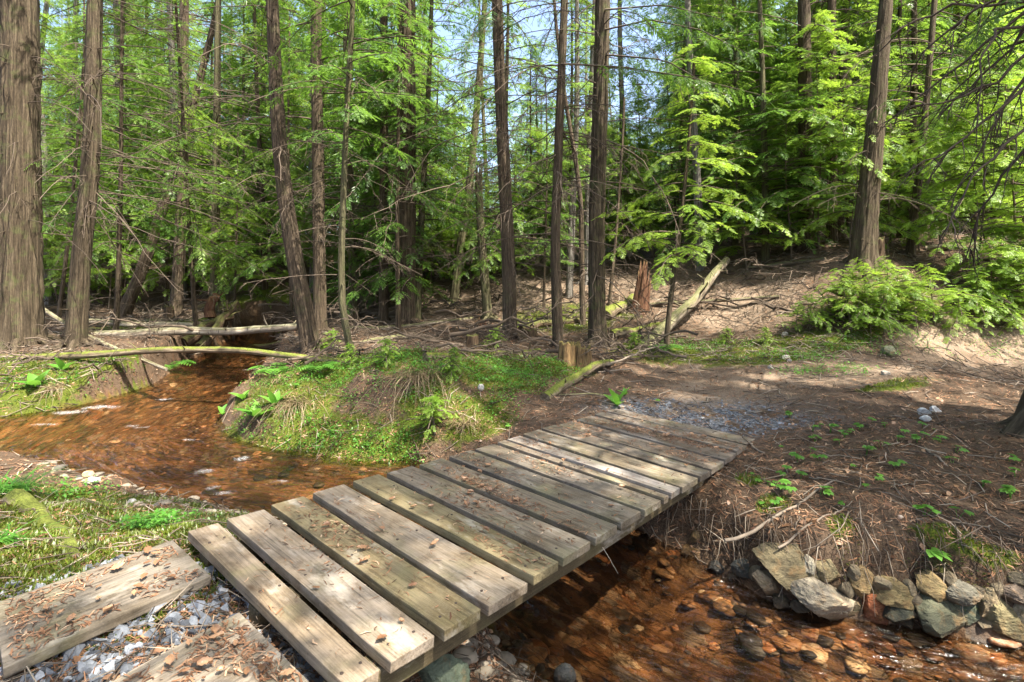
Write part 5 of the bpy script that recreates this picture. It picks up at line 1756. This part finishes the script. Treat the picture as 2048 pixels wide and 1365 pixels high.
def tussock(u, v, s, n, seed, label, mat, cat="grass", spread=.9, droop=1.0, face=-1.57, wide=.007):
    rng = np.random.default_rng(seed)
    p = hit(u, v)
    mb = MB()
    for _ in range(n):
        az = face + rng.normal(0, spread)
        b = np.array([rng.normal(0, s * .16), rng.normal(0, s * .10), 0])
        L = s * rng.uniform(.3, 1.2)
        t = np.linspace(0, 1, 7)
        q = b + np.c_[np.cos(az) * L * t * .75, np.sin(az) * L * t * .75, L * (.55 * t - droop * rng.uniform(.6, 1.2) * t * t)]
        q[:, :2] += np.outer(t ** 1.5, rng.normal(0, .16, 2)) * L + np.cumsum(rng.normal(0, .02, (7, 2)), 0) * L
        q[:, 2] = np.maximum(q[:, 2], hgt(q[:, 0] + p[0], q[:, 1] + p[1]) - p[2] + .01 + .03 * rng.random())
        d = np.array([-math.sin(az), math.cos(az), 0]) * wide * .5 * rng.uniform(.6, 1.4)
        w = (1 - t[:, None] * .85)
        V = np.concatenate([q - d * w, q + d * w])
        F = [[i, i + 1, 8 + i, 7 + i] for i in range(6)]
        mb.add(V, F, None, rng.uniform(.15, .95))
    o = mb.build("grass_tussock", mat)
    o.location = p
    return tag(o, label, cat)


tussock(842, 752, .80, 210, 1, "large dry grass tussock spilling straw blades over the central mound", M_DRYGRASS)
tussock(590, 808, .62, 130, 2, "dry grass tussock drooping toward the water on the central mound", M_DRYGRASS)
tussock(560, 760, .45, 60, 3, "small dry grass patch below the bowed trunk", M_DRYGRASS)
tussock(930, 850, .42, 90, 4, "thin dry grass stalks beside the bridge and the mound", M_DRYGRASS, spread=1.5, droop=.7)
tussock(110, 775, .42, 90, 5, "straw coloured blades hanging from the left moss bank", M_DRYGRASS)
tussock(12, 985, .42, 160, 6, "fresh green grass tuft at the left edge near the stream", M_HERB, spread=2.0, droop=.5, face=.3, wide=.011)
tussock(8, 1085, .26, 70, 7, "little green grass tuft below the larger one at the left edge", M_HERB, spread=2.0, droop=.5, face=.5, wide=.009)
tussock(1100, 790, .3, 60, 8, "sparse pale grass beside the short mossy log", M_DRYGRASS, spread=2.0, droop=.5)


def palmate(seed, n, s):
    rng = np.random.default_rng(seed)
    root = empty("leafy_seedling", (0, 0, -60), "small bright green lobed seedling dotting the needle strewn right bank", "seedling", "lobed seedlings dotting the right bank")
    for k in range(n):
        az = rng.uniform(0, 6.28); r = rng.uniform(.0, .6) * s
        c = np.array([math.cos(az) * r, math.sin(az) * r, s * rng.uniform(.5, 1.1)])
        mb = MB()
        mb.tube(np.array([[0, 0, -.02], c * [.6, .6, .6], c]), [.003, .002, .0015], 4, .4)
        up = np.array([rng.normal(0, .25), rng.normal(0, .25), 1.0])
        for q in range(5):
            a = az + (q - 2) * .62
            leaf_shape(mb, c, np.array([math.cos(a), math.sin(a), .05]), up, s * (.75 - .09 * abs(q - 2)), s * .38, rng.uniform(.55, .9), .1, .25, 5)
        mb.build("leaf", M_HERB, root)
    return root


PAL = [palmate(k, [1, 2, 3, 4][k], .075) for k in range(4)]
firstp = [True] * 4
SEEDL = [(1535, 968), (1550, 962), (1565, 975), (1510, 960), (1583, 982), (1548, 1002), (1530, 1010), (1565, 950), (1602, 952), (1640, 985), (1690, 870), (1732, 905), (1905, 922), (2015, 917), (2030, 948), (2022, 992), (1915, 1030), (1790, 928), (1750, 955),
         (1620, 900), (1640, 915), (1680, 885), (1700, 862), (1630, 878), (1560, 890), (1595, 920), (1575, 935), (1770, 850), (1810, 862), (1850, 870), (1835, 880), (1795, 878), (1720, 855), (1660, 860), (1640, 852), (1625, 858), (1845, 850), (1870, 858), (1745, 840),
         (1580, 830), (1850, 1028), (1910, 900), (1880, 880), (1760, 890), (1740, 975), (1660, 985), (1700, 930), (1965, 970), (1500, 945), (1690, 1010), (600, 770), (980, 800), (1010, 850), (1320, 800)]
for u, v in SEEDL:
    k = int(yr.integers(0, 4))
    o = PAL[k] if firstp[k] else copy_tree(PAL[k])
    firstp[k] = False
    o.location = hit(u, v + 6); s = yr.uniform(.55, 1.1); o.scale = (s, s, s); o.rotation_euler = (0, 0, yr.uniform(0, 6))
    if u < 1400:
        o["label"] = "small lobed green seedling on the ground left of or beyond the bridge"; o["group"] = "lobed seedlings beyond the bridge"
o = copy_tree(PAL[0]); o.location = hit(1855, 1118); o.scale = (1.9, 1.9, 1.6); o.rotation_euler = (0, 0, 1.2); o["label"] = "single largest lobed leaf hanging over the bank rocks"; del o["group"]


# ------------------------------------------------------------------ roots, sticks and fallen branches
def stick(pixels, ys, r, label, mat=M_TWIG, tint=.7, cat="stick", name="dead_stick", ground=True):
    q = np.array([[(u - 1024) * y / K, y, CAM_H - (v - HZ) * y / K] for (u, v), y in zip(pixels, ys)])
    t = np.linspace(0, 1, 18); us = np.linspace(0, 1, len(q))
    p = np.stack([np.interp(t, us, q[:, k]) for k in range(3)], -1)
    for _ in range(2): p[1:-1] = .25 * p[:-2] + .5 * p[1:-1] + .25 * p[2:]
    p += RNG.normal(0, r * .35, p.shape)
    if ground: p[:, 2] = np.maximum(p[:, 2], hgt(p[:, 0], p[:, 1]) + r * .6)
    mb = MB(); mb.tube(p, np.linspace(r, r * .4, 18), 8, tint, True, lambda tc, a, th: 1 + .3 * (fbm(np.c_[tc[:, :2] * 60, a * 12], 2) - .5))
    o = mb.build(name, mat, loc=p.mean(0))
    return tag(o, label, cat)


def hy(*pp): return [hit(*p)[1] for p in pp]


A_ = [(1450, 1084), (1520, 1062), (1580, 1040), (1598, 1012), (1640, 980), (1672, 962)]
stick(A_, [y - .02 for y in (3.55, 3.62, 3.66, 3.72, 3.85, 3.95)], .013, "bent grey root arching along the edge of the right bank", name="bare_root", cat="root")
stick([(1555, 1096), (1620, 1062), (1680, 1022), (1705, 1008)], (3.42, 3.48, 3.55, 3.62), .008, "thinner straight root below the bent grey root", name="bare_root", cat="root")
stick([(1495, 895), (1510, 905), (1530, 918)], (5.0, 4.85, 4.7), .014, "short stick by the far right corner of the bridge")
stick([(1205, 1095), (1216, 1112), (1236, 1148)], (2.95, 2.94, 2.93), .0025, "white thread hanging below the edge of the bridge", tint=1.0, name="hanging_string", cat="string", ground=False)
stick([(1850, 900), (1880, 920), (1895, 935)], hy((1850, 900), (1880, 920), (1895, 935)), .012, "yellowish splintered stick on the needle litter")
stick([(1760, 640), (1790, 690), (1800, 720)], hy((1760, 665), (1790, 690), (1800, 720)), .012, "thin pale stick sloping under the young hemlocks")
stick([(1190, 738), (1240, 722), (1290, 700), (1330, 690)], hy((1190, 742), (1240, 735), (1290, 722), (1330, 712)), .02, "pale dry branch fanning from the end of the short mossy log")
stick([(1195, 745), (1260, 738), (1270, 748)], hy((1195, 747), (1260, 745), (1270, 750)), .014, "second pale branch under the fanning dry branch")


def branch_proto(seed, L):
    rng = np.random.default_rng(seed)
    T = Tree(rng, lambda h: (0, 0))
    m = 9; t = np.linspace(0, 1, m)
    q = np.c_[L * (t - .5), np.cumsum(rng.normal(0, .05, m)) * L * .3, .04 + .10 * L * np.abs(np.cumsum(rng.normal(0, .22, m)))]
    T.dead_branch(q, .010 + .004 * L, 9, .55 * L ** .5, -.25)
    o = T.dead.build("fallen_branch", M_TWIG)
    return tag(o, "bare twiggy fallen branch lying among the forest brush", "branch", "bare fallen branches in the brush")


BRP = [branch_proto(500 + k, [.8, 1.2, 1.6, 2.1, 1.0, 1.4][k % 6]) for k in range(9)]
firstb = [True] * 9
br = np.random.default_rng(21)
nplaced = 0
for _ in range(900):
    if nplaced >= 165: break
    if br.random() < .55: u, v = br.uniform(480, 1330), br.uniform(585, 735)
    elif br.random() < .5: u, v = br.uniform(0, 640), br.uniform(600, 760)
    else: u, v = br.uniform(1200, 1650), br.uniform(530, 690)
    p = hit(u, v)
    if sdist(np.array([p[0]]), np.array([p[1]]))[0] < .15: continue
    k = int(br.integers(0, 9))
    o = BRP[k] if firstb[k] else copy_tree(BRP[k])
    firstb[k] = False
    s = br.uniform(.6, 1.25)
    o.location = p; o.scale = (s, s, s * br.uniform(.8, 2.2)); o.rotation_euler = (br.normal(0, .12), br.normal(0, .18), br.uniform(0, 6.28))
    nplaced += 1

# ------------------------------------------------------------------ what lies on the ground
SCT = np.random.default_rng(31)


def scatter(n, r0, r1, a=47, cond=None):
    th_ = np.radians(SCT.uniform(-a, a, n)); r = np.exp(SCT.uniform(math.log(r0), math.log(r1), n)) / np.cos(th_) ** .5
    x, y = r * np.sin(th_), r * np.cos(th_)
    if cond is not None:
        k = cond(x, y); x, y = x[k], y[k]
    z = hgt(x, y)
    e = .03
    nx = -(hgt(x + e, y) - z) / e; ny = -(hgt(x, y + e) - z) / e
    N = np.c_[nx, ny, np.ones(len(x))]; N /= np.linalg.norm(N, axis=1)[:, None]
    return np.c_[x, y, z], N


def frames(N, yaw, tilt=.25):
    n = N + SCT.normal(0, tilt, N.shape); n /= np.linalg.norm(n, axis=1)[:, None]
    d = np.c_[np.cos(yaw), np.sin(yaw), np.zeros(len(yaw))]
    d -= n * (d * n).sum(1)[:, None]; d /= np.linalg.norm(d, axis=1)[:, None] + 1e-9
    return d, np.cross(n, d), n


def strips(mb, P, N, L, Wd, tint, tilt=.25, lift=.006, arch=.12, taper=.5, yaw=None):
    n = len(P)
    yaw = SCT.uniform(0, 6.28, n) if yaw is None else yaw
    d, s, u = frames(N, yaw, tilt)
    L = np.broadcast_to(L, (n,))[:, None]; Wd = np.broadcast_to(Wd, (n,))[:, None]
    c = P + u * (lift + arch * L * .4)
    bend = s * SCT.normal(0, .12, (n, 1)) * L
    a, b = c - d * L * .5 - u * arch * L * .4, c + d * L * .5 - u * arch * L * .4
    m = c + bend
    V = np.stack([a - s * Wd * taper, a + s * Wd * taper, m + s * Wd * .6, m - s * Wd * .6, b + s * Wd * taper * .5, b - s * Wd * taper * .5], 1)
    i = np.arange(n)[:, None] * 6
    F = np.concatenate([i + np.array([0, 1, 2, 3]), i + np.array([3, 2, 4, 5])])
    mb.add(V.reshape(-1, 3), F, None, np.repeat(tint, 6))


dry = lambda x, y: (sdist(x, y) > .04)
nopath = lambda x, y: (sdist(x, y) > .04) & ((path_mask(x, y) > .6) | (SCT.random(len(x)) < .55))
mb = MB()
P, N = scatter(110000, 1.1, 15, cond=nopath)
r = np.hypot(P[:, 0], P[:, 1])
strips(mb, P, N, SCT.uniform(.02, .075, len(P)) * (1 + r * .03), SCT.uniform(.0012, .0040, len(P)) * (1 + r * .11), np.clip(SCT.normal(.48, .24, len(P)), 0, 1), .30)
tag(mb.build("needle_litter", M_LITTER), "brown needle and twig litter covering the forest floor", "litter", None, "stuff")
mb = MB()
P, N = scatter(5000, 1.2, 14, cond=dry)
q = SCT.uniform(.012, .034, len(P))
strips(mb, P, N, q * 1.5, q * .9, SCT.uniform(.1, .95, len(P)), .35, .008, .25, .35)
tag(mb.build("leaf_litter", M_DEADLEAF), "dead brown leaves scattered over the forest floor", "litter", None, "stuff")
mb = MB()
P, N = [np.vstack(z) for z in zip(scatter(5200, 1.6, 24, cond=dry), scatter(9000, 8.5, 26, cond=nopath))]
yaw = SCT.uniform(0, 6.28, len(P)); d, s, u_ = frames(N, yaw, .22)
for p, dd, ss, uu in zip(P, d, s, u_):
    rr = math.hypot(p[0], p[1])
    L = SCT.uniform(.08, .30) * (1 + rr * .07)
    k = SCT.normal(0, .08) * L
    mb.tube(np.array([p - dd * L * .5 + uu * .006, p + ss * k + uu * (.012 + .08 * L * SCT.random()), p + dd * L * .5 + uu * (.006 + .25 * L * SCT.random() ** 3)]), [.0022 + .0005 * rr, .002 + .0004 * rr, .001], 3, SCT.uniform(.15, .95), cap=False)
tag(mb.build("twig_litter", M_TWIG), "dry twigs strewn over the forest floor", "litter", None, "stuff")


def mossm(x, y):
    return np.clip(spots(x, y, MOSS_SPOTS) * 1.15 * np.where(path_mask(x, y) < .7, .25, 1), 0, 1)


mb = MB()
P, N = scatter(420000, 1.4, 13, cond=lambda x, y: (sdist(x, y) > .03) & (mossm(x, y) * (n2(x, y, 4.5, 3, 2.7) + .42) > SCT.uniform(.36, .62, len(x))))
r = np.hypot(P[:, 0], P[:, 1])
n = len(P)
hh = SCT.uniform(.008, .024, n) * (1 + .05 * r) * (.35 + 1.5 * n2(P[:, 0], P[:, 1], 7, 2, 3.8)); ww = SCT.uniform(.0022, .0055, n) * (1 + .22 * r)
az = SCT.uniform(0, 6.28, n)
tip = P + N * hh[:, None] + np.c_[np.cos(az), np.sin(az), 0 * az] * (hh * SCT.uniform(.2, 1.0, n))[:, None]
sd_ = np.c_[-np.sin(az), np.cos(az), 0 * az] * (ww * .5)[:, None]
midp = (P + tip) / 2 + N * (hh * .15)[:, None]
V = np.stack([P - N * .004, midp + sd_, tip, midp - sd_], 1)
pt = n2(P[:, 0], P[:, 1], 2.5, 3, 5.1)
mb.add(V.reshape(-1, 3), np.arange(n * 4).reshape(-1, 4), None, np.repeat(np.clip((pt - .5) * 1.6 + .5 + SCT.normal(0, .14, n), 0, 1), 4))
tag(mb.build("moss", M_MOSSB), "yellow green moss carpeting the stream banks", "moss", None, "stuff")

HERB = [(*hit(u, v)[:2], r, ry) for u, v, r, ry in [(560, 850, .6, .35), (650, 885, .7, .25), (720, 735, 1.4, .7), (860, 745, 1.2, .5), (980, 745, 1.1, .7), (1060, 735, .8, .6), (620, 740, .9, .6), (800, 900, .5, .25), (500, 860, .4, .3), (250, 755, 1.0, .6), (60, 760, 1.0, .6),
                                                    (960, 820, .5, .4), (1420, 700, 1.0, .6), (1560, 715, 1.0, .5), (1660, 745, .8, .35), (1750, 690, 1.5, .5), (330, 1050, .3, .2), (150, 990, .3, .25), (1340, 690, .8, .6), (1900, 660, 1.5, .5)]]
mb = MB()
P, N = scatter(110000, 3.2, 13, cond=lambda x, y: (sdist(x, y) > .05) & (spots(x, y, HERB) * (n2(x, y, 3.0, 3, 1.9) - .06) * 1.8 > SCT.uniform(.25, .90, len(x))))
for kk in range(3):
    n = len(P)
    az = SCT.uniform(0, 6.28, n); s_ = SCT.uniform(.010, .024, n) * (1 + .03 * P[:, 1])
    hgt_ = SCT.uniform(.02, .09, n)
    c = P + np.c_[SCT.normal(0, .018, n), SCT.normal(0, .018, n), hgt_]
    d = np.c_[np.cos(az), np.sin(az), SCT.normal(-.1, .35, n)]
    sdv = np.c_[-np.sin(az), np.cos(az), SCT.normal(0, .3, n)]
    V = np.stack([c, c + d * (s_ * .55)[:, None] + sdv * (s_ * .42)[:, None], c + d * (s_ * 1.2)[:, None], c + d * (s_ * .55)[:, None] - sdv * (s_ * .42)[:, None]], 1)
    mb.add(V.reshape(-1, 3), np.arange(n * 4).reshape(-1, 4), None, np.repeat(np.clip(SCT.normal(.5, .2, n), 0, 1), 4))
tag(mb.build("ground_cover", M_HERB), "low green leafy ground cover on the stream banks", "ground cover", None, "stuff")


# ---- stones: crushed gravel, bed stones and cobbles
def hull(seed, n=14, flat=.7):
    rng = np.random.default_rng(seed)
    bm = bmesh.new()
    p = rng.normal(0, 1, (n, 3)); p /= np.linalg.norm(p, axis=1)[:, None]
    p *= rng.uniform(.75, 1, (n, 1)) * [1, .8, flat]
    vs = [bm.verts.new(q) for q in p]
    r_ = bmesh.ops.convex_hull(bm, input=vs)
    bmesh.ops.delete(bm, geom=[v for v in bm.verts if not v.link_faces], context='VERTS')
    bm.verts.index_update()
    V = np.array([v.co[:] for v in bm.verts]); F = np.array([[v.index for v in f.verts] for f in bm.faces if len(f.verts) == 3])
    bm.free()
    return V, np.c_[F, F[:, 2]]


def pebble(seed):
    bm = bmesh.new(); bmesh.ops.create_icosphere(bm, subdivisions=2, radius=1); bm.verts.index_update()
    V = np.array([v.co[:] for v in bm.verts]); F = np.array([[v.index for v in f.verts] for f in bm.faces]); bm.free()
    V = V * (1 + .9 * (fbm(V * 1.3 + seed, 3) - .5))[:, None] * [1, .75, .5]
    return V, np.c_[F, F[:, 2]]


def stones(mb, lib, P, size, tint, squash=1.0, tilt=.5):
    pick = SCT.integers(0, len(lib), len(P))
    for k, (V, F) in enumerate(lib):
        s = np.nonzero(pick == k)[0]
        if len(s) == 0: continue
        yaw = SCT.uniform(0, 6.28, len(s)); a = SCT.normal(0, tilt, len(s)); b = SCT.normal(0, tilt, len(s))
        ca, sa, cb, sb, cy, sy = np.cos(a), np.sin(a), np.cos(b), np.sin(b), np.cos(yaw), np.sin(yaw)
        o, z = np.ones(len(s)), np.zeros(len(s))
        Rx = np.array([[o, z, z], [z, ca, -sa], [z, sa, ca]]).transpose(2, 0, 1)
        Ry = np.array([[cb, z, sb], [z, o, z], [-sb, z, cb]]).transpose(2, 0, 1)
        Rz = np.array([[cy, -sy, z], [sy, cy, z], [z, z, o]]).transpose(2, 0, 1)
        M = Rz @ Ry @ Rx * size[s][:, None, None]
        W_ = np.einsum('nij,vj->nvi', M, V) * [1, 1, squash] + P[s][:, None, :]
        f = (F[None] + (np.arange(len(s)) * len(V))[:, None, None]).reshape(-1, 4)
        mb.add(W_.reshape(-1, 3), f, None, np.repeat(tint[s], len(V)))


HL = [hull(k, 13, .65) for k in range(8)]
PB = [pebble(k * 3.1) for k in range(6)]


def in_quad(x, y, Q):
    ins = np.zeros(len(x), bool)
    for a, b in zip(Q, np.roll(Q, -1, 0)):
        ins ^= ((a[1] > y) != (b[1] > y)) & (x < a[0] + (y - a[1]) / (b[1] - a[1] + 1e-12) * (b[0] - a[0]))
    return ins


mb = MB()
QG = np.array([on_plane(u, v, -.08) for u, v in [(-60, 1190), (60, 1160), (250, 1110), (425, 1135), (455, 1120), (800, 1480), (300, 1700), (-200, 1500)]])
x, y = SCT.uniform(-3, .2, 7000), SCT.uniform(1.2, 3.2, 7000)
k = in_quad(x, y, QG); x, y = x[k], y[k]
z = hgt(x, y)
stones(mb, HL, np.c_[x, y, z + .006], np.exp(SCT.normal(math.log(.022), .36, len(x))), np.clip(SCT.normal(.33, .2, len(x)), 0, 1))
P, N = scatter(14000, 4.5, 8.5, cond=lambda x, y: spots(x, y, GRAV_SPOTS[:3]) * 1.2 * n2(x, y, 3, 2, 3.2) * 2 > SCT.uniform(.3, 1.3, len(x)))
stones(mb, HL, P, np.exp(SCT.normal(math.log(.016), .35, len(P))), np.clip(SCT.normal(.4, .2, len(P)), 0, 1))
tag(mb.build("gravel", M_GRAVEL, smooth=False), "blue grey crushed gravel beside the boards and at the far landing", "gravel", None, "stuff")
mb = MB()
P, N = scatter(9000, 2.2, 13, cond=lambda x, y: (sdist(x, y) < .02) & ((sdist(x, y) > -.22) | (SCT.random(len(x)) < np.where(y > 4.4, .32, .13))))
sz = np.exp(SCT.normal(math.log(.040), .5, len(P)))
stones(mb, PB, P - np.c_[0 * sz, 0 * sz, sz * .18], np.minimum(sz, .12), SCT.uniform(0, 1, len(P)), .55, .22)
tag(mb.build("stream_pebbles", M_BEDSTONE), "rusty orange and tan pebbles on the stream bed", "pebbles", None, "stuff")
mb = MB()
P, N = scatter(9000, 1.7, 6.2, cond=lambda x, y: (sdist(x, y) > -.03) & (sdist(x, y) < .75 * n2(x, y, 2, 2, 8.8) + .15) & (x < .8) & (y < 5.8) & ((x < -2) | (y < 4.6)))
stones(mb, PB, P, np.minimum(np.exp(SCT.normal(math.log(.022), .5, len(P))), .075), np.clip(SCT.normal(.45, .22, len(P)), 0, 1), .8, .3)
tag(mb.build("gravel_bar", M_COBBLE), "small round cobbles on the near gravel bar and under the bridge", "gravel", None, "stuff")

# hanging rootlets and grass on the cut bank
mb = MB()
for _ in range(230):
    u = SCT.uniform(1290, 2048)
    yb = bank_y(u) + SCT.uniform(.10, .34)
    x = (u - 1024) * yb / K
    z = ground_at(x, yb)
    if z < ZW + .15: continue
    L = SCT.uniform(.06, min(.36, z - ZW))
    p = np.array([x, yb, z + .005]); dd = np.array([SCT.normal(-.1, .4), -1, 0]); dd /= np.linalg.norm(dd)
    q = np.array([p, p + dd * .05 + [0, 0, .01], p + dd * .12 - [0, 0, L * .4], p + dd * .15 + [SCT.normal(0, .03), 0, -L]])
    mb.tube(q, [.0028, .0025, .002, .001], 3, SCT.uniform(.1, .9), cap=False)
tag(mb.build("hanging_roots", M_TWIG), "fine roots hanging from the cut bank over the rocks", "roots", None, "stuff")

# ------------------------------------------------------------------ leaves and needles on the bridge and the boards
G_DL = "curled dead leaves on the bridge planks"
DLP = []
for k in range(6):
    rng = np.random.default_rng(700 + k)
    n, m = 9, 5
    t, w = np.meshgrid(np.linspace(0, 1, n), np.linspace(-1, 1, m), indexing='ij')
    L = .034
    prof = np.sin(np.pi * np.clip(t, .03, .97) ** .85) ** .7 * (1 + .25 * np.sin(t * 22 + k))
    V = np.stack([(t - .5) * L, w * prof * L * .33, .005 + .012 * (fbm(np.c_[t.ravel() * 2.4, w.ravel() * 1.6, 0 * t.ravel() + k], 2).reshape(t.shape)) + .010 * w * w * rng.uniform(-.2, 1)], -1)
    b = MB()
    i = np.arange(n - 1)[:, None] * m + np.arange(m - 1)[None]
    b.add(V.reshape(-1, 3), np.stack([i, i + 1, i + m + 1, i + m], -1).reshape(-1, 4), None, np.clip(rng.uniform(.3, .9) + .2 * (t.ravel() - .5), 0, 1))
    o = b.build("dead_leaf", M_DEADLEAF)
    DLP.append(tag(o, "curled brown dead leaf lying on the bridge planks", "leaf", G_DL))
firstd = [True] * 6
lr = np.random.default_rng(41)
Q3 = np.stack([D1, D2, DN], 1)
CLUS = [(lr.uniform(0.1, LEN), lr.uniform(-1.4, -.1)) for _ in range(26)]
PLX = [(deck_local(*a)[0], deck_local(*b)[0]) for a, b, c, d in PLK]
deckz = lambda xl: any(a + .01 < xl < b - .01 for a, b in PLX)
cnt_l = 0
while cnt_l < 140:
    c = CLUS[int(lr.integers(0, 26))]
    xl, yl = (c[0] + lr.normal(0, .10), c[1] + lr.normal(0, .16)) if lr.random() < .7 else (lr.uniform(0, LEN), lr.uniform(-1.47, -.02))
    if not (0.02 < xl < LEN - .02 and -1.44 < yl < -.04) or not deckz(xl): continue
    k = int(lr.integers(0, 6))
    o = DLP[k] if firstd[k] else copy_tree(DLP[k])
    firstd[k] = False
    o.location = D_ORG + Q3 @ np.array([xl, yl, .006]); s = lr.uniform(.4, 1.5); o.scale = (s, s, s); o.rotation_euler = (lr.normal(0, .1), lr.normal(0, .1), lr.uniform(0, 6.28))
    cnt_l += 1
for quad, z, lab, cnt_ in (([(20, 1200), (340, 1095), (400, 1150), (30, 1320)], -.03, "curled brown dead leaf lying on the wide grey board", 18), ([(250, 1365), (470, 1240), (600, 1365), (420, 1365)], -.035, "curled brown dead leaf lying on the pale worn board", 16)):
    QQ = np.array([on_plane(u, v, z) for u, v in quad]); made = 0
    while made < cnt_:
        p = QQ.min(0) + lr.random(2) * np.ptp(QQ, axis=0)
        if not in_quad(p[:1], p[1:], QQ)[0]: continue
        o = copy_tree(DLP[int(lr.integers(0, 6))])
        o.location = (*p, z + .008); s = lr.uniform(.5, 1.7); o.scale = (s, s, s); o.rotation_euler = (lr.normal(0, .1), lr.normal(0, .1), lr.uniform(0, 6.28))
        o["label"] = lab; o["group"] = lab.replace("curled brown dead leaf lying", "dead leaves"); made += 1
mb = MB()
pts, nrm_ = [], []
for c in CLUS * 14:
    for _ in range(int(lr.integers(4, 26))):
        xl, yl = c[0] + lr.normal(0, .08), c[1] + lr.normal(0, .2)
        if -1.46 < yl < -.02 and 0 < xl < LEN:
            pts.append(D_ORG + Q3 @ np.array([xl, yl, .003 if deckz(xl) else -.05])); nrm_.append(DN)
for _ in range(900):
    xl, yl = lr.uniform(0, LEN), lr.uniform(-1.46, -.02)
    pts.append(D_ORG + Q3 @ np.array([xl, yl, .003 if deckz(xl) else -.05])); nrm_.append(DN)
for quad, z, c_ in (([(10, 1205), (340, 1092), (405, 1150), (20, 1325)], -.03, 900), ([(240, 1365), (470, 1238), (610, 1365), (420, 1365)], -.035, 420)):
    QQ = np.array([on_plane(u, v, z) for u, v in quad])
    p = QQ.min(0) + lr.random((c_ * 2, 2)) * np.ptp(QQ, axis=0)
    p = p[in_quad(p[:, 0], p[:, 1], QQ)]
    p = p[n2(p[:, 0], p[:, 1], 4, 3, 1.1) > .47]
    for q in p: pts.append(np.array([*q, z + .003])); nrm_.append(np.array([0, 0, 1.0]))
P, N = np.array(pts), np.array(nrm_)
strips(mb, P, N, SCT.uniform(.012, .05, len(P)), SCT.uniform(.0018, .0065, len(P)), np.clip(SCT.normal(.46, .24, len(P)), 0, 1), .2, .002, .12)
tag(mb.build("deck_litter", M_LITTER), "dry needles and twig scraps caught on the bridge planks and boards", "litter", None, "stuff")
